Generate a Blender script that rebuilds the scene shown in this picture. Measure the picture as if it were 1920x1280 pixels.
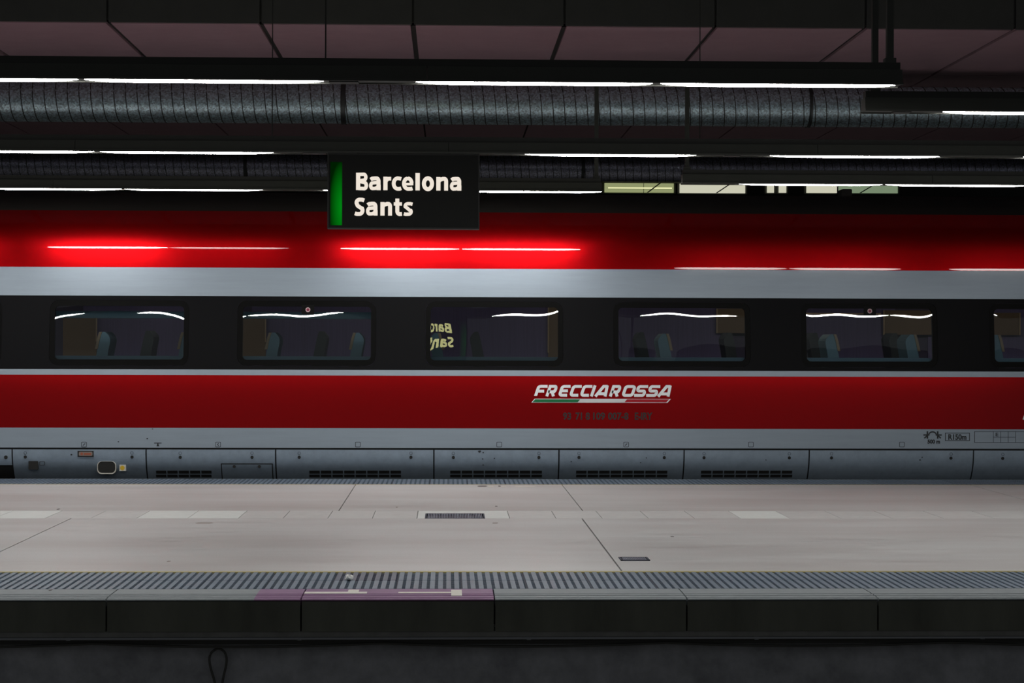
import bpy, bmesh, math, random
from mathutils import Matrix, Vector
from mathutils.geometry import tessellate_polygon

random.seed(7)
for o in list(bpy.data.objects):
    bpy.data.objects.remove(o, do_unlink=True)
S = bpy.context.scene
COL = S.collection

# ------------------------------------------------------------------ camera
F = 3733.0                       # focal length in pixels of a 1920 px wide frame (about 70 mm)
EYE = 1.563                      # eye height above the platform
YAW = math.atan(120.0 / F)
ROLL = 0.0031
cam = bpy.data.cameras.new('camera')
cam.sensor_width = 36.0
cam.lens = 36.0 * F / 1920.0
cam.clip_end = 300
camo = bpy.data.objects.new('camera', cam)
COL.objects.link(camo)
R = Matrix.Rotation(-YAW, 3, 'Z') @ Matrix.Rotation(math.pi / 2, 3, 'X') @ Matrix.Rotation(ROLL, 3, 'Z')
camo.matrix_world = Matrix.Translation((0, 0, EYE)) @ R.to_4x4()
S.camera = camo

# ------------------------------------------------------------------ world and exposure
W = bpy.data.worlds.new('station_ambient')
S.world = W
W.use_nodes = True
bgn = W.node_tree.nodes['Background']
bgn.inputs[0].default_value = (0.93, 0.97, 1.0, 1)
bgn.inputs[1].default_value = 0.085
S.view_settings.view_transform = 'Standard'
S.view_settings.look = 'None'
S.view_settings.exposure = 0.0
S.view_settings.gamma = 1.0
S.view_settings.use_curve_mapping = False
al = bpy.data.lights.new('next_platform_lamps', 'AREA')   # lamps of the next platform, behind the train
al.shape = 'RECTANGLE'; al.size = 18.0; al.size_y = 0.1; al.energy = 32.0; al.color = (1.0, 0.98, 0.88)
alo = bpy.data.objects.new('next_platform_lamps', al); alo.location = (0, 31.0, 3.1); COL.objects.link(alo)
LAMP = 62.0                      # radiance of the fluorescent lamps

# ------------------------------------------------------------------ measuring helpers
RX, RU, RF = R.col[0].copy(), R.col[1].copy(), -R.col[2]

def P(u, v, Y):
    d = RX * ((u - 960) / F) - RU * ((v - 640) / F) + RF
    t = Y / d.y
    return d.x * t, EYE + d.z * t

def XU(u, Y, z):
    k = (u - 960) / F
    Z = z - EYE
    return (k * (RF.y * Y + RF.z * Z) - (RX.y * Y + RX.z * Z)) / (RX.x - k * RF.x)

def YZ(u, v, z):
    d = RX * ((u - 960) / F) - RU * ((v - 640) / F) + RF
    return (z - EYE) / d.z * d.y

# ------------------------------------------------------------------ materials
MATS = {}
def srgb(r, g, b):
    f = lambda c: c / 12.92 if c <= 0.04045 else ((c + 0.055) / 1.055) ** 2.4
    return (f(r / 255.0), f(g / 255.0), f(b / 255.0), 1)

def mat(name, col, rough=0.5, metal=0.0, coat=0.0, coat_rough=0.03, var=0.0, vscale=6.0, stretch=(1, 1, 1),
        bump=0.0, bscale=40.0, spec=0.5, rand=0.0, emit=None, estr=0.0, rvar=0.0):
    m = bpy.data.materials.new(name)
    m.use_nodes = True
    nt = m.node_tree
    b = nt.nodes['Principled BSDF']
    if len(col) == 3:
        col = (*col, 1)
    b.inputs['Base Color'].default_value = col
    b.inputs['Roughness'].default_value = rough
    b.inputs['Metallic'].default_value = metal
    b.inputs['Coat Weight'].default_value = coat
    b.inputs['Coat Roughness'].default_value = coat_rough
    b.inputs['Specular IOR Level'].default_value = spec
    if emit:
        b.inputs['Emission Color'].default_value = (*emit[:3], 1)
        b.inputs['Emission Strength'].default_value = estr
    N, L = nt.nodes.new, nt.links.new
    if var or bump or rvar:
        tc = N('ShaderNodeTexCoord')
        mp = N('ShaderNodeMapping')
        mp.inputs['Scale'].default_value = stretch
        L(tc.outputs['Object'], mp.inputs['Vector'])
    if var or rvar:
        nz = N('ShaderNodeTexNoise')
        nz.inputs['Scale'].default_value = vscale
        nz.inputs['Detail'].default_value = 6
        nz.inputs['Roughness'].default_value = 0.65
        L(mp.outputs[0], nz.inputs['Vector'])
    if var or rand:
        mul = N('ShaderNodeMix'); mul.data_type = 'RGBA'; mul.blend_type = 'MULTIPLY'
        mul.inputs[0].default_value = 1.0
        mul.inputs[6].default_value = col
        L(mul.outputs[2], b.inputs['Base Color'])
        val = None
        if var:
            mr = N('ShaderNodeMapRange')
            mr.inputs[1].default_value = 0.3; mr.inputs[2].default_value = 0.7
            mr.inputs[3].default_value = 1 - var; mr.inputs[4].default_value = 1 + var
            L(nz.outputs[0], mr.inputs[0])
            val = mr.outputs[0]
        if rand:
            oi = N('ShaderNodeObjectInfo')
            mr2 = N('ShaderNodeMapRange')
            mr2.inputs[3].default_value = 1 - rand; mr2.inputs[4].default_value = 1 + rand
            L(oi.outputs['Random'], mr2.inputs[0])
            if val is None:
                val = mr2.outputs[0]
            else:
                mm = N('ShaderNodeMath'); mm.operation = 'MULTIPLY'
                L(val, mm.inputs[0]); L(mr2.outputs[0], mm.inputs[1])
                val = mm.outputs[0]
        L(val, mul.inputs[7])
    if rvar:
        mr3 = N('ShaderNodeMapRange')
        mr3.inputs[1].default_value = 0.3; mr3.inputs[2].default_value = 0.7
        mr3.inputs[3].default_value = max(0.02, rough - rvar); mr3.inputs[4].default_value = rough + rvar
        L(nz.outputs[0], mr3.inputs[0])
        L(mr3.outputs[0], b.inputs['Roughness'])
    if bump:
        n2 = N('ShaderNodeTexNoise')
        n2.inputs['Scale'].default_value = bscale
        n2.inputs['Detail'].default_value = 4
        L(mp.outputs[0], n2.inputs['Vector'])
        bp = N('ShaderNodeBump')
        bp.inputs['Strength'].default_value = bump
        bp.inputs['Distance'].default_value = 0.01
        L(n2.outputs[0], bp.inputs['Height'])
        L(bp.outputs[0], b.inputs['Normal'])
    MATS[name] = m
    return m

def floor_mat():
    m = mat('platform_terrazzo', (0.45, 0.42, 0.40), rough=0.4)
    nt = m.node_tree; N, L = nt.nodes.new, nt.links.new
    b = nt.nodes['Principled BSDF']
    tc = N('ShaderNodeTexCoord')
    mp = N('ShaderNodeMapping'); mp.inputs['Scale'].default_value = (0.35, 1.4, 1)
    L(tc.outputs['Object'], mp.inputs['Vector'])
    n1 = N('ShaderNodeTexNoise'); n1.inputs['Scale'].default_value = 0.9; n1.inputs['Detail'].default_value = 8
    n1.inputs['Roughness'].default_value = 0.6
    L(mp.outputs[0], n1.inputs['Vector'])
    r1 = N('ShaderNodeValToRGB')
    e = r1.color_ramp.elements
    e[0].position = 0.3; e[0].color = (0.43, 0.41, 0.407, 1)
    e[1].position = 0.7; e[1].color = (0.53, 0.535, 0.54, 1)
    L(n1.outputs[0], r1.inputs[0])
    n2 = N('ShaderNodeTexNoise'); n2.inputs['Scale'].default_value = 90; n2.inputs['Detail'].default_value = 3
    L(tc.outputs['Object'], n2.inputs['Vector'])
    mr = N('ShaderNodeMapRange'); mr.inputs[1].default_value = 0.3; mr.inputs[2].default_value = 0.7
    mr.inputs[3].default_value = 0.93; mr.inputs[4].default_value = 1.07
    L(n2.outputs[0], mr.inputs[0])
    mx = N('ShaderNodeMix'); mx.data_type = 'RGBA'; mx.blend_type = 'MULTIPLY'; mx.inputs[0].default_value = 1
    L(r1.outputs[0], mx.inputs[6]); L(mr.outputs[0], mx.inputs[7])
    # long scuffs left by luggage and cleaning machines
    mp3 = N('ShaderNodeMapping'); mp3.inputs['Scale'].default_value = (0.5, 9, 1)
    L(tc.outputs['Object'], mp3.inputs['Vector'])
    n3 = N('ShaderNodeTexNoise'); n3.inputs['Scale'].default_value = 1.5; n3.inputs['Detail'].default_value = 5
    L(mp3.outputs[0], n3.inputs['Vector'])
    mr3 = N('ShaderNodeMapRange'); mr3.inputs[1].default_value = 0.35; mr3.inputs[2].default_value = 0.65
    mr3.inputs[3].default_value = 0.94; mr3.inputs[4].default_value = 1.05
    L(n3.outputs[0], mr3.inputs[0])
    mx2 = N('ShaderNodeMix'); mx2.data_type = 'RGBA'; mx2.blend_type = 'MULTIPLY'; mx2.inputs[0].default_value = 1
    L(mx.outputs[2], mx2.inputs[6]); L(mr3.outputs[0], mx2.inputs[7])
    L(mx2.outputs[2], b.inputs['Base Color'])
    mr4 = N('ShaderNodeMapRange'); mr4.inputs[1].default_value = 0.3; mr4.inputs[2].default_value = 0.7
    mr4.inputs[3].default_value = 0.34; mr4.inputs[4].default_value = 0.5
    L(n3.outputs[0], mr4.inputs[0]); L(mr4.outputs[0], b.inputs['Roughness'])
    return m

def galvanised(name, tint, rough, metal=0.75):
    m = mat(name, tint, rough=rough, metal=metal)
    nt = m.node_tree; N, L = nt.nodes.new, nt.links.new
    b = nt.nodes['Principled BSDF']
    tc = N('ShaderNodeTexCoord')
    v = N('ShaderNodeTexVoronoi'); v.inputs['Scale'].default_value = 55
    L(tc.outputs['Object'], v.inputs['Vector'])
    sep = N('ShaderNodeSeparateColor'); L(v.outputs['Color'], sep.inputs[0])
    mr = N('ShaderNodeMapRange'); mr.inputs[3].default_value = 0.55; mr.inputs[4].default_value = 1.3
    L(sep.outputs[0], mr.inputs[0])
    mx = N('ShaderNodeMix'); mx.data_type = 'RGBA'; mx.blend_type = 'MULTIPLY'; mx.inputs[0].default_value = 1
    mx.inputs[6].default_value = (*tint[:3], 1)
    L(mr.outputs[0], mx.inputs[7]); L(mx.outputs[2], b.inputs['Base Color'])
    mr2 = N('ShaderNodeMapRange'); mr2.inputs[3].default_value = rough - 0.1; mr2.inputs[4].default_value = rough + 0.12
    L(sep.outputs[1], mr2.inputs[0]); L(mr2.outputs[0], b.inputs['Roughness'])
    return m

def glass(name, tint):
    m = bpy.data.materials.new(name); m.use_nodes = True
    nt = m.node_tree; nt.nodes.clear(); N, L = nt.nodes.new, nt.links.new
    out = N('ShaderNodeOutputMaterial')
    t = N('ShaderNodeBsdfTransparent'); t.inputs[0].default_value = (*tint, 1)
    g = N('ShaderNodeBsdfGlossy'); g.inputs['Roughness'].default_value = 0.0
    g.inputs[0].default_value = (0.95, 1, 0.97, 1)
    fr = N('ShaderNodeFresnel'); fr.inputs[0].default_value = 1.75
    mx = N('ShaderNodeMixShader')
    L(fr.outputs[0], mx.inputs[0]); L(t.outputs[0], mx.inputs[1]); L(g.outputs[0], mx.inputs[2])
    L(mx.outputs[0], out.inputs[0])
    return m

def emitter(name, col, strength):
    m = bpy.data.materials.new(name); m.use_nodes = True
    nt = m.node_tree; nt.nodes.clear(); N, L = nt.nodes.new, nt.links.new
    out = N('ShaderNodeOutputMaterial'); e = N('ShaderNodeEmission')
    e.inputs[0].default_value = (*col[:3], 1); e.inputs[1].default_value = strength
    L(e.outputs[0], out.inputs[0])
    return m

M_floor = floor_mat()
M_cover = mat('cover_slab_grey', (0.53, 0.53, 0.53), 0.45, var=0.07, vscale=8)
M_cover_light = mat('cover_slab_light', (0.66, 0.69, 0.68), 0.45, var=0.05, vscale=9)
M_joint = mat('joint_dark', (0.05, 0.048, 0.045), 0.9)
M_coping = mat('coping_grey', (0.20, 0.228, 0.245), 0.6, var=0.16, vscale=14, stretch=(0.6, 3, 1), bump=0.15, bscale=60)
M_purple = mat('coping_purple_paint', (0.195, 0.09, 0.20), 0.55, var=0.16, vscale=16, stretch=(0.6, 2, 1))
M_white_paint = mat('white_marking_paint', (0.62, 0.60, 0.55), 0.6, var=0.08, vscale=30)
M_tile = mat('tactile_tile_ridge', (0.115, 0.16, 0.215), 0.5, var=0.14, vscale=20, rand=0.09)
M_tile_dark = mat('tactile_tile_groove', (0.022, 0.03, 0.055), 0.7, var=0.15, vscale=20)
M_tile_worn = mat('tactile_tile_ridge_dark', (0.075, 0.09, 0.135), 0.5, var=0.14, vscale=20)
M_yellow = mat('yellow_edge_line', (0.42, 0.36, 0.14), 0.6, var=0.12, vscale=20)
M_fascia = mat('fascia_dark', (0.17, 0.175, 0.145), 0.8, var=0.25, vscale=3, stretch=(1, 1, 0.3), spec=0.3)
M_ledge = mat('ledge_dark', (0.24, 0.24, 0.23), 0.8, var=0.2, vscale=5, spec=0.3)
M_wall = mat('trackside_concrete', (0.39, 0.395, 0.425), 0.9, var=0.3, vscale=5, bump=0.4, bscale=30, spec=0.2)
M_cable = mat('cable_black', (0.09, 0.09, 0.083), 0.6, spec=0.3)
M_conduit = mat('conduit_grey', (0.36, 0.37, 0.40), 0.5)
M_ceil = mat('ceiling_panel', (0.43, 0.275, 0.315), 0.6, var=0.05, vscale=4)  # mauve tint paints in part of the red glow off the train roof
M_ceil_far = mat('ceiling_plaster', (0.30, 0.29, 0.27), 0.7)
M_bulk = mat('bulkhead_panel', (0.075, 0.075, 0.07), 0.7, var=0.08, vscale=3)
M_struct = mat('dark_structure', (0.06, 0.06, 0.055), 0.8)
M_tray = mat('trunking_charcoal', (0.066, 0.068, 0.058), 0.55, var=0.06, vscale=5)
M_tray_dark = mat('trunking_black', (0.045, 0.045, 0.04), 0.6)
M_duct = galvanised('galvanised_duct', (0.60, 0.75, 0.82), 0.40)
M_duct_far = galvanised('galvanised_duct_far', (0.62, 0.64, 0.80), 0.38, 0.9)
M_seam = mat('duct_seam', (0.10, 0.11, 0.11), 0.5, metal=0.8)
M_lamp = emitter('fluorescent_lamp', (1.0, 0.985, 0.95), LAMP)
M_red = mat('train_red', (0.35, 0.0004, 0.0022), 0.30, metal=0.88, coat=0.65, coat_rough=0.012, spec=0.2)
M_roof = mat('train_roof_dark', (0.020, 0.019, 0.017), 0.5, spec=0.15)
M_silver = mat('train_silver_white', (0.31, 0.37, 0.435), 0.42, metal=0.35, coat=0.35, coat_rough=0.12, var=0.04, vscale=5, stretch=(0.3, 1, 4))
M_black = mat('train_black_band', (0.010, 0.010, 0.011), 0.3, spec=0.02)
M_rubber = mat('window_rubber', (0.005, 0.005, 0.005), 0.4, spec=0.05)
M_skirt = mat('skirt_silver', (0.30, 0.37, 0.45), 0.45, metal=0.35, var=0.10, vscale=10, bump=0.06, bscale=90)
M_dark = mat('recess_dark', (0.012, 0.012, 0.011), 0.8)
M_print = mat('print_black', (0.02, 0.022, 0.025), 0.6)
M_print_faded = mat('print_faded_black', (0.035, 0.012, 0.012), 0.6)
M_lettering = mat('lettering_silver', (0.88, 0.90, 0.92), 0.4)
M_green_stripe = mat('stripe_green', (0.004, 0.16, 0.05), 0.4)
M_red_stripe = mat('stripe_red', (0.40, 0.004, 0.015), 0.35)
M_white_stripe = mat('stripe_white', (0.66, 0.68, 0.68), 0.4)
M_glass = glass('train_window_glass', (0.66, 0.71, 0.75))
M_in_wall = mat('interior_lining', (0.10, 0.09, 0.16), 0.6)
M_in_blind = mat('interior_blind', (0.19, 0.17, 0.33), 0.8, var=0.1, vscale=30, stretch=(3, 1, 0.05))
M_in_brown = mat('interior_brown_panel', (0.24, 0.17, 0.105), 0.5)
M_in_trim = mat('interior_warm_trim', (0.55, 0.42, 0.28), 0.4)
M_in_rack = mat('interior_rack_blue', (0.42, 0.76, 0.92), 0.35)
M_in_sill = mat('interior_sill_blue', (0.16, 0.27, 0.34), 0.4)
M_seat = mat('seat_teal_leather', (0.20, 0.34, 0.40), 0.45)
M_seat_dark = mat('seat_dark', (0.07, 0.085, 0.095), 0.6)
M_headrest = mat('seat_headrest_tan', (0.42, 0.31, 0.19), 0.45)
M_sticker = mat('sticker_black', (0.006, 0.006, 0.006), 0.5, spec=0.1)
M_sticker_ring = mat('sticker_ring', (0.62, 0.45, 0.48), 0.5)
M_sticker_red = mat('sticker_red', (0.22, 0.015, 0.05), 0.5)
M_sign = mat('sign_black', (0.012, 0.0125, 0.011), 0.55, spec=0.3)
M_sign_edge = mat('sign_frame', (0.025, 0.025, 0.023), 0.5)
M_sign_text = emitter('sign_lettering_lit', (1.0, 0.90, 0.78), 0.86)
M_sign_text_back = emitter('sign_lettering_back_boosted', (1.0, 0.94, 0.42), 5.0)  # back letters boosted and yellowed to colour their reflection in the train window
M_yellow_dot = mat('yellow_dot', (0.65, 0.42, 0.02), 0.5)
M_white_plate = mat('white_plate', (0.6, 0.58, 0.52), 0.5)
M_plate = mat('plate_brown_grey', (0.22, 0.18, 0.16), 0.5)
M_plate_red = mat('plate_red', (0.35, 0.09, 0.05), 0.5)
M_paper = mat('litter_white', (0.9, 0.9, 0.88), 0.8)
M_far_lamp = emitter('far_ceiling_diffuser', (0.80, 0.88, 0.42), 0.34)
M_far_lamp_white = emitter('far_ceiling_diffuser_pale', (0.95, 0.93, 0.72), 0.62)
M_far_lamp_green = emitter('far_ceiling_diffuser_green', (0.60, 0.80, 0.50), 0.30)
M_far_tube = emitter('far_ceiling_tube', (1.0, 1.0, 0.55), 0.9)

def green_mat():
    # back-lit green bar, lamp sits low behind its right edge
    m = bpy.data.materials.new('sign_green_lit'); m.use_nodes = True
    nt = m.node_tree; nt.nodes.clear(); N, L = nt.nodes.new, nt.links.new
    out = N('ShaderNodeOutputMaterial'); e = N('ShaderNodeEmission')
    tc = N('ShaderNodeTexCoord'); mp = N('ShaderNodeMapping')
    mp.inputs['Location'].default_value = (-0.62, 0, -0.27)
    mp.inputs['Scale'].default_value = (0.62, 0.0, 0.95)
    L(tc.outputs['Generated'], mp.inputs[0])
    g = N('ShaderNodeTexGradient'); g.gradient_type = 'SPHERICAL'; L(mp.outputs[0], g.inputs[0])
    mr = N('ShaderNodeMapRange'); mr.inputs[1].default_value = 0.30; mr.inputs[3].default_value = 0.012; mr.inputs[4].default_value = 0.24
    L(g.outputs[0], mr.inputs[0]); L(mr.outputs[0], e.inputs[1])
    e.inputs[0].default_value = (0.0, 1.0, 0.03, 1)
    L(e.outputs[0], out.inputs[0])
    return m
M_green_bar = green_mat()

# ------------------------------------------------------------------ object helpers
def wloc(o):
    v = Vector((0, 0, 0))
    while o is not None:
        v += o.location
        o = o.parent
    return v

def thing(name, loc, label, cat, group=None):
    o = bpy.data.objects.new(name, None)
    COL.objects.link(o)
    o.location = loc
    o.empty_display_size = 0.2
    o['label'] = label; o['category'] = cat
    if group: o['group'] = group
    return o

def tag(o, label=None, cat=None, group=None, kind=None):
    if label: o['label'] = label
    if cat: o['category'] = cat
    if group: o['group'] = group
    if kind: o['kind'] = kind
    return o

class MB:
    def __init__(s):
        s.v = []; s.f = []; s.m = []
    def add(s, vs, fs, mi=0):
        b = len(s.v)
        s.v += [tuple(p) for p in vs]
        s.f += [tuple(b + i for i in f) for f in fs]
        s.m += [mi] * len(fs)
        return s
    def box(s, x0, x1, y0, y1, z0, z1, mi=0):
        vs = [(x0, y0, z0), (x1, y0, z0), (x1, y1, z0), (x0, y1, z0), (x0, y0, z1), (x1, y0, z1), (x1, y1, z1), (x0, y1, z1)]
        fs = [(0, 3, 2, 1), (4, 5, 6, 7), (0, 1, 5, 4), (1, 2, 6, 5), (2, 3, 7, 6), (3, 0, 4, 7)]
        return s.add(vs, fs, mi)
    def prism_x(s, prof, x0, x1, mi=0):
        # closed profile [(y,z)] extruded along x
        n = len(prof)
        vs = [(x0, y, z) for y, z in prof] + [(x1, y, z) for y, z in prof]
        fs = [(i, (i + 1) % n, n + (i + 1) % n, n + i) for i in range(n)]
        fs += [tuple(range(n - 1, -1, -1)), tuple(range(n, 2 * n))]
        return s.add(vs, fs, mi)
    def prism_y(s, poly, y0, y1, mi=0):
        # closed outline [(x,z)] given a depth along y
        n = len(poly)
        vs = [(x, y0, z) for x, z in poly] + [(x, y1, z) for x, z in poly]
        fs = [(i, (i + 1) % n, n + (i + 1) % n, n + i) for i in range(n)]
        fs += [tuple(range(n - 1, -1, -1)), tuple(range(n, 2 * n))]
        return s.add(vs, fs, mi)
    def tube(s, pts, r, n=8, mi=0, close=False):
        pts = [Vector(p) for p in pts]
        k = len(pts)
        b = len(s.v)
        for i, p in enumerate(pts):
            a = pts[i - 1] if (i > 0 or close) else p
            c = pts[(i + 1) % k] if (i < k - 1 or close) else p
            t = (c - a).normalized()
            up = Vector((0, 0, 1)) if abs(t.z) < 0.9 else Vector((0, 1, 0))
            e1 = t.cross(up).normalized(); e2 = e1.cross(t)
            for j in range(n):
                an = 2 * math.pi * j / n
                s.v.append(tuple(p + e1 * (r * math.cos(an)) + e2 * (r * math.sin(an))))
        rings = k if close else k - 1
        for i in range(rings):
            i2 = (i + 1) % k
            for j in range(n):
                j2 = (j + 1) % n
                s.f.append((b + i * n + j, b + i2 * n + j, b + i2 * n + j2, b + i * n + j2)); s.m.append(mi)
        if not close:
            s.f.append(tuple(b + j for j in range(n))); s.m.append(mi)
            s.f.append(tuple(b + (k - 1) * n + j for j in range(n - 1, -1, -1))); s.m.append(mi)
        return s
    def ring_y(s, outer, inner, y0, y1, mi=0):
        # frame between two outlines with the same point count
        n = len(outer)
        vs = [(x, y0, z) for x, z in outer] + [(x, y0, z) for x, z in inner] + [(x, y1, z) for x, z in outer] + [(x, y1, z) for x, z in inner]
        fs = []
        for i in range(n):
            j = (i + 1) % n
            fs += [(i, j, n + j, n + i), (2 * n + i, 3 * n + i, 3 * n + j, 2 * n + j), (i, 2 * n + i, 2 * n + j, j), (n + i, n + j, 3 * n + j, 3 * n + i)]
        return s.add(vs, fs, mi)
    def mesh(s, name, mats, off=(0, 0, 0), smooth=None):
        me = bpy.data.meshes.new(name)
        me.from_pydata([(x - off[0], y - off[1], z - off[2]) for x, y, z in s.v], [], s.f)
        for mm in (mats if isinstance(mats, (list, tuple)) else [mats]):
            me.materials.append(mm)
        me.polygons.foreach_set('material_index', s.m)
        bm = bmesh.new(); bm.from_mesh(me)
        bmesh.ops.recalc_face_normals(bm, faces=bm.faces)
        bm.to_mesh(me); bm.free()
        if smooth is not None:
            me.polygons.foreach_set('use_smooth', [True] * len(me.polygons))
            me.set_sharp_from_angle(angle=math.radians(smooth))
        me.update()
        return me
    def build(s, name, mats, parent=None, smooth=None, loc=None):
        off = wloc(parent) if loc is None else Vector(loc)
        me = s.mesh(name, mats, off, smooth)
        o = bpy.data.objects.new(name, me)
        COL.objects.link(o)
        if parent is not None:
            o.parent = parent
            if loc is not None:
                o.location = Vector(loc) - wloc(parent)
        elif loc is not None:
            o.location = loc
        return o

def inst(name, me, loc, parent=None):
    o = bpy.data.objects.new(name, me)
    COL.objects.link(o)
    if parent is not None:
        o.location = Vector(loc) - wloc(parent)
        o.parent = parent
    else:
        o.location = loc
    return o

def rrect(x0, x1, z0, z1, r, n=6):
    pts = []
    for cx, cz, a0 in ((x1 - r, z1 - r, 0), (x0 + r, z1 - r, 90), (x0 + r, z0 + r, 180), (x1 - r, z0 + r, 270)):
        for i in range(n + 1):
            a = math.radians(a0 + 90.0 * i / n)
            pts.append((cx + r * math.cos(a), cz + r * math.sin(a)))
    return pts

def circ(cx, cz, r, n=16):
    return [(cx + r * math.cos(2 * math.pi * i / n), cz + r * math.sin(2 * math.pi * i / n)) for i in range(n)]

def catmull(pts, k=6):
    out = []
    n = len(pts)
    for i in range(n - 1):
        p0 = pts[max(i - 1, 0)]; p1 = pts[i]; p2 = pts[i + 1]; p3 = pts[min(i + 2, n - 1)]
        for j in range(k):
            t = j / k
            out.append(tuple(0.5 * (2 * p1[q] + (p2[q] - p0[q]) * t + (2 * p0[q] - 5 * p1[q] + 4 * p2[q] - p3[q]) * t * t
                                    + (-p0[q] + 3 * p1[q] - 3 * p2[q] + p3[q]) * t ** 3) for q in range(len(p1))))
    out.append(tuple(pts[-1]))
    return out

def text_shape(body, bold=0.0, shear=0.0, spacing=1.0):
    c = bpy.data.curves.new('lettering_curve', 'FONT')
    c.body = body; c.size = 1.0; c.offset = bold; c.shear = shear; c.space_character = spacing
    c.resolution_u = 6
    c.extrude = 0.02
    o = bpy.data.objects.new('lettering_tmp', c)
    COL.objects.link(o)
    bpy.context.view_layer.update()
    dg = bpy.context.evaluated_depsgraph_get()
    me = bpy.data.meshes.new_from_object(o.evaluated_get(dg))
    vs = [v.co.copy() for v in me.vertices]
    fs = [tuple(p.vertices) for p in me.polygons]
    bpy.data.objects.remove(o, do_unlink=True)
    bpy.data.curves.remove(c); bpy.data.meshes.remove(me)
    x0 = min(v.x for v in vs); x1 = max(v.x for v in vs); y0 = min(v.y for v in vs); y1 = max(v.y for v in vs)
    return [((v.x - x0) / (x1 - x0), (v.y - y0) / (y1 - y0), 1.0 if v.z > 0 else 0.0) for v in vs], fs

def text_on(mb, shape, x0, x1, z0, z1, ysurf, proud=0.003, mi=0, flip=False):
    vs, fs = shape
    out = []
    for a, b, t in vs:
        z = z0 + (z1 - z0) * b
        x = (x1 - (x1 - x0) * a) if flip else (x0 + (x1 - x0) * a)
        y = ysurf(z)
        y = y + (proud * t if flip else -proud * t)
        out.append((x, y, z))
    return mb.add(out, fs, mi)


def arc(cx, cz, rx, rz, a0, a1, n=14):
    return [(cx + rx * math.cos(math.radians(a0 + (a1 - a0) * i / n)), cz - rz * math.sin(math.radians(a0 + (a1 - a0) * i / n))) for i in range(n + 1)]

def stroke_y(mb, pts, w, y, dy):
    """flat stroke of width w along pts [(x,z)] at depth y, dy thick"""
    pts = [p for i, p in enumerate(pts) if i == 0 or abs(p[0] - pts[i - 1][0]) + abs(p[1] - pts[i - 1][1]) > 1e-4]
    n = len(pts)
    closed = abs(pts[0][0] - pts[-1][0]) + abs(pts[0][1] - pts[-1][1]) < 1e-6
    L, Rr = [], []
    for i in range(n):
        p = Vector(pts[i])
        a = Vector(pts[i - 1]) if i > 0 else (Vector(pts[-2]) if closed else None)
        c = Vector(pts[i + 1]) if i < n - 1 else (Vector(pts[1]) if closed else None)
        d1 = (p - a).normalized() if a is not None else (c - p).normalized()
        d2 = (c - p).normalized() if c is not None else d1
        t = (d1 + d2).normalized()
        nn = Vector((-t.y, t.x))
        k = 1.0 / max(0.45, nn.dot(Vector((-d1.y, d1.x))))
        L.append(p + nn * (w / 2 * k)); Rr.append(p - nn * (w / 2 * k))
    vs = [(q.x, y + dy, q.y) for q in L] + [(q.x, y + dy, q.y) for q in Rr] + [(q.x, y, q.y) for q in L] + [(q.x, y, q.y) for q in Rr]
    fs = []
    for i in range(n - 1):
        fs += [(i, i + 1, n + i + 1, n + i), (i, 2 * n + i, 2 * n + i + 1, i + 1), (n + i, n + i + 1, 3 * n + i + 1, 3 * n + i)]
    fs += [(0, n, 3 * n, 2 * n), (n - 1, 3 * n - 1, 4 * n - 1, 2 * n - 1)]
    mb.add(vs, fs)
    return mb

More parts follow.
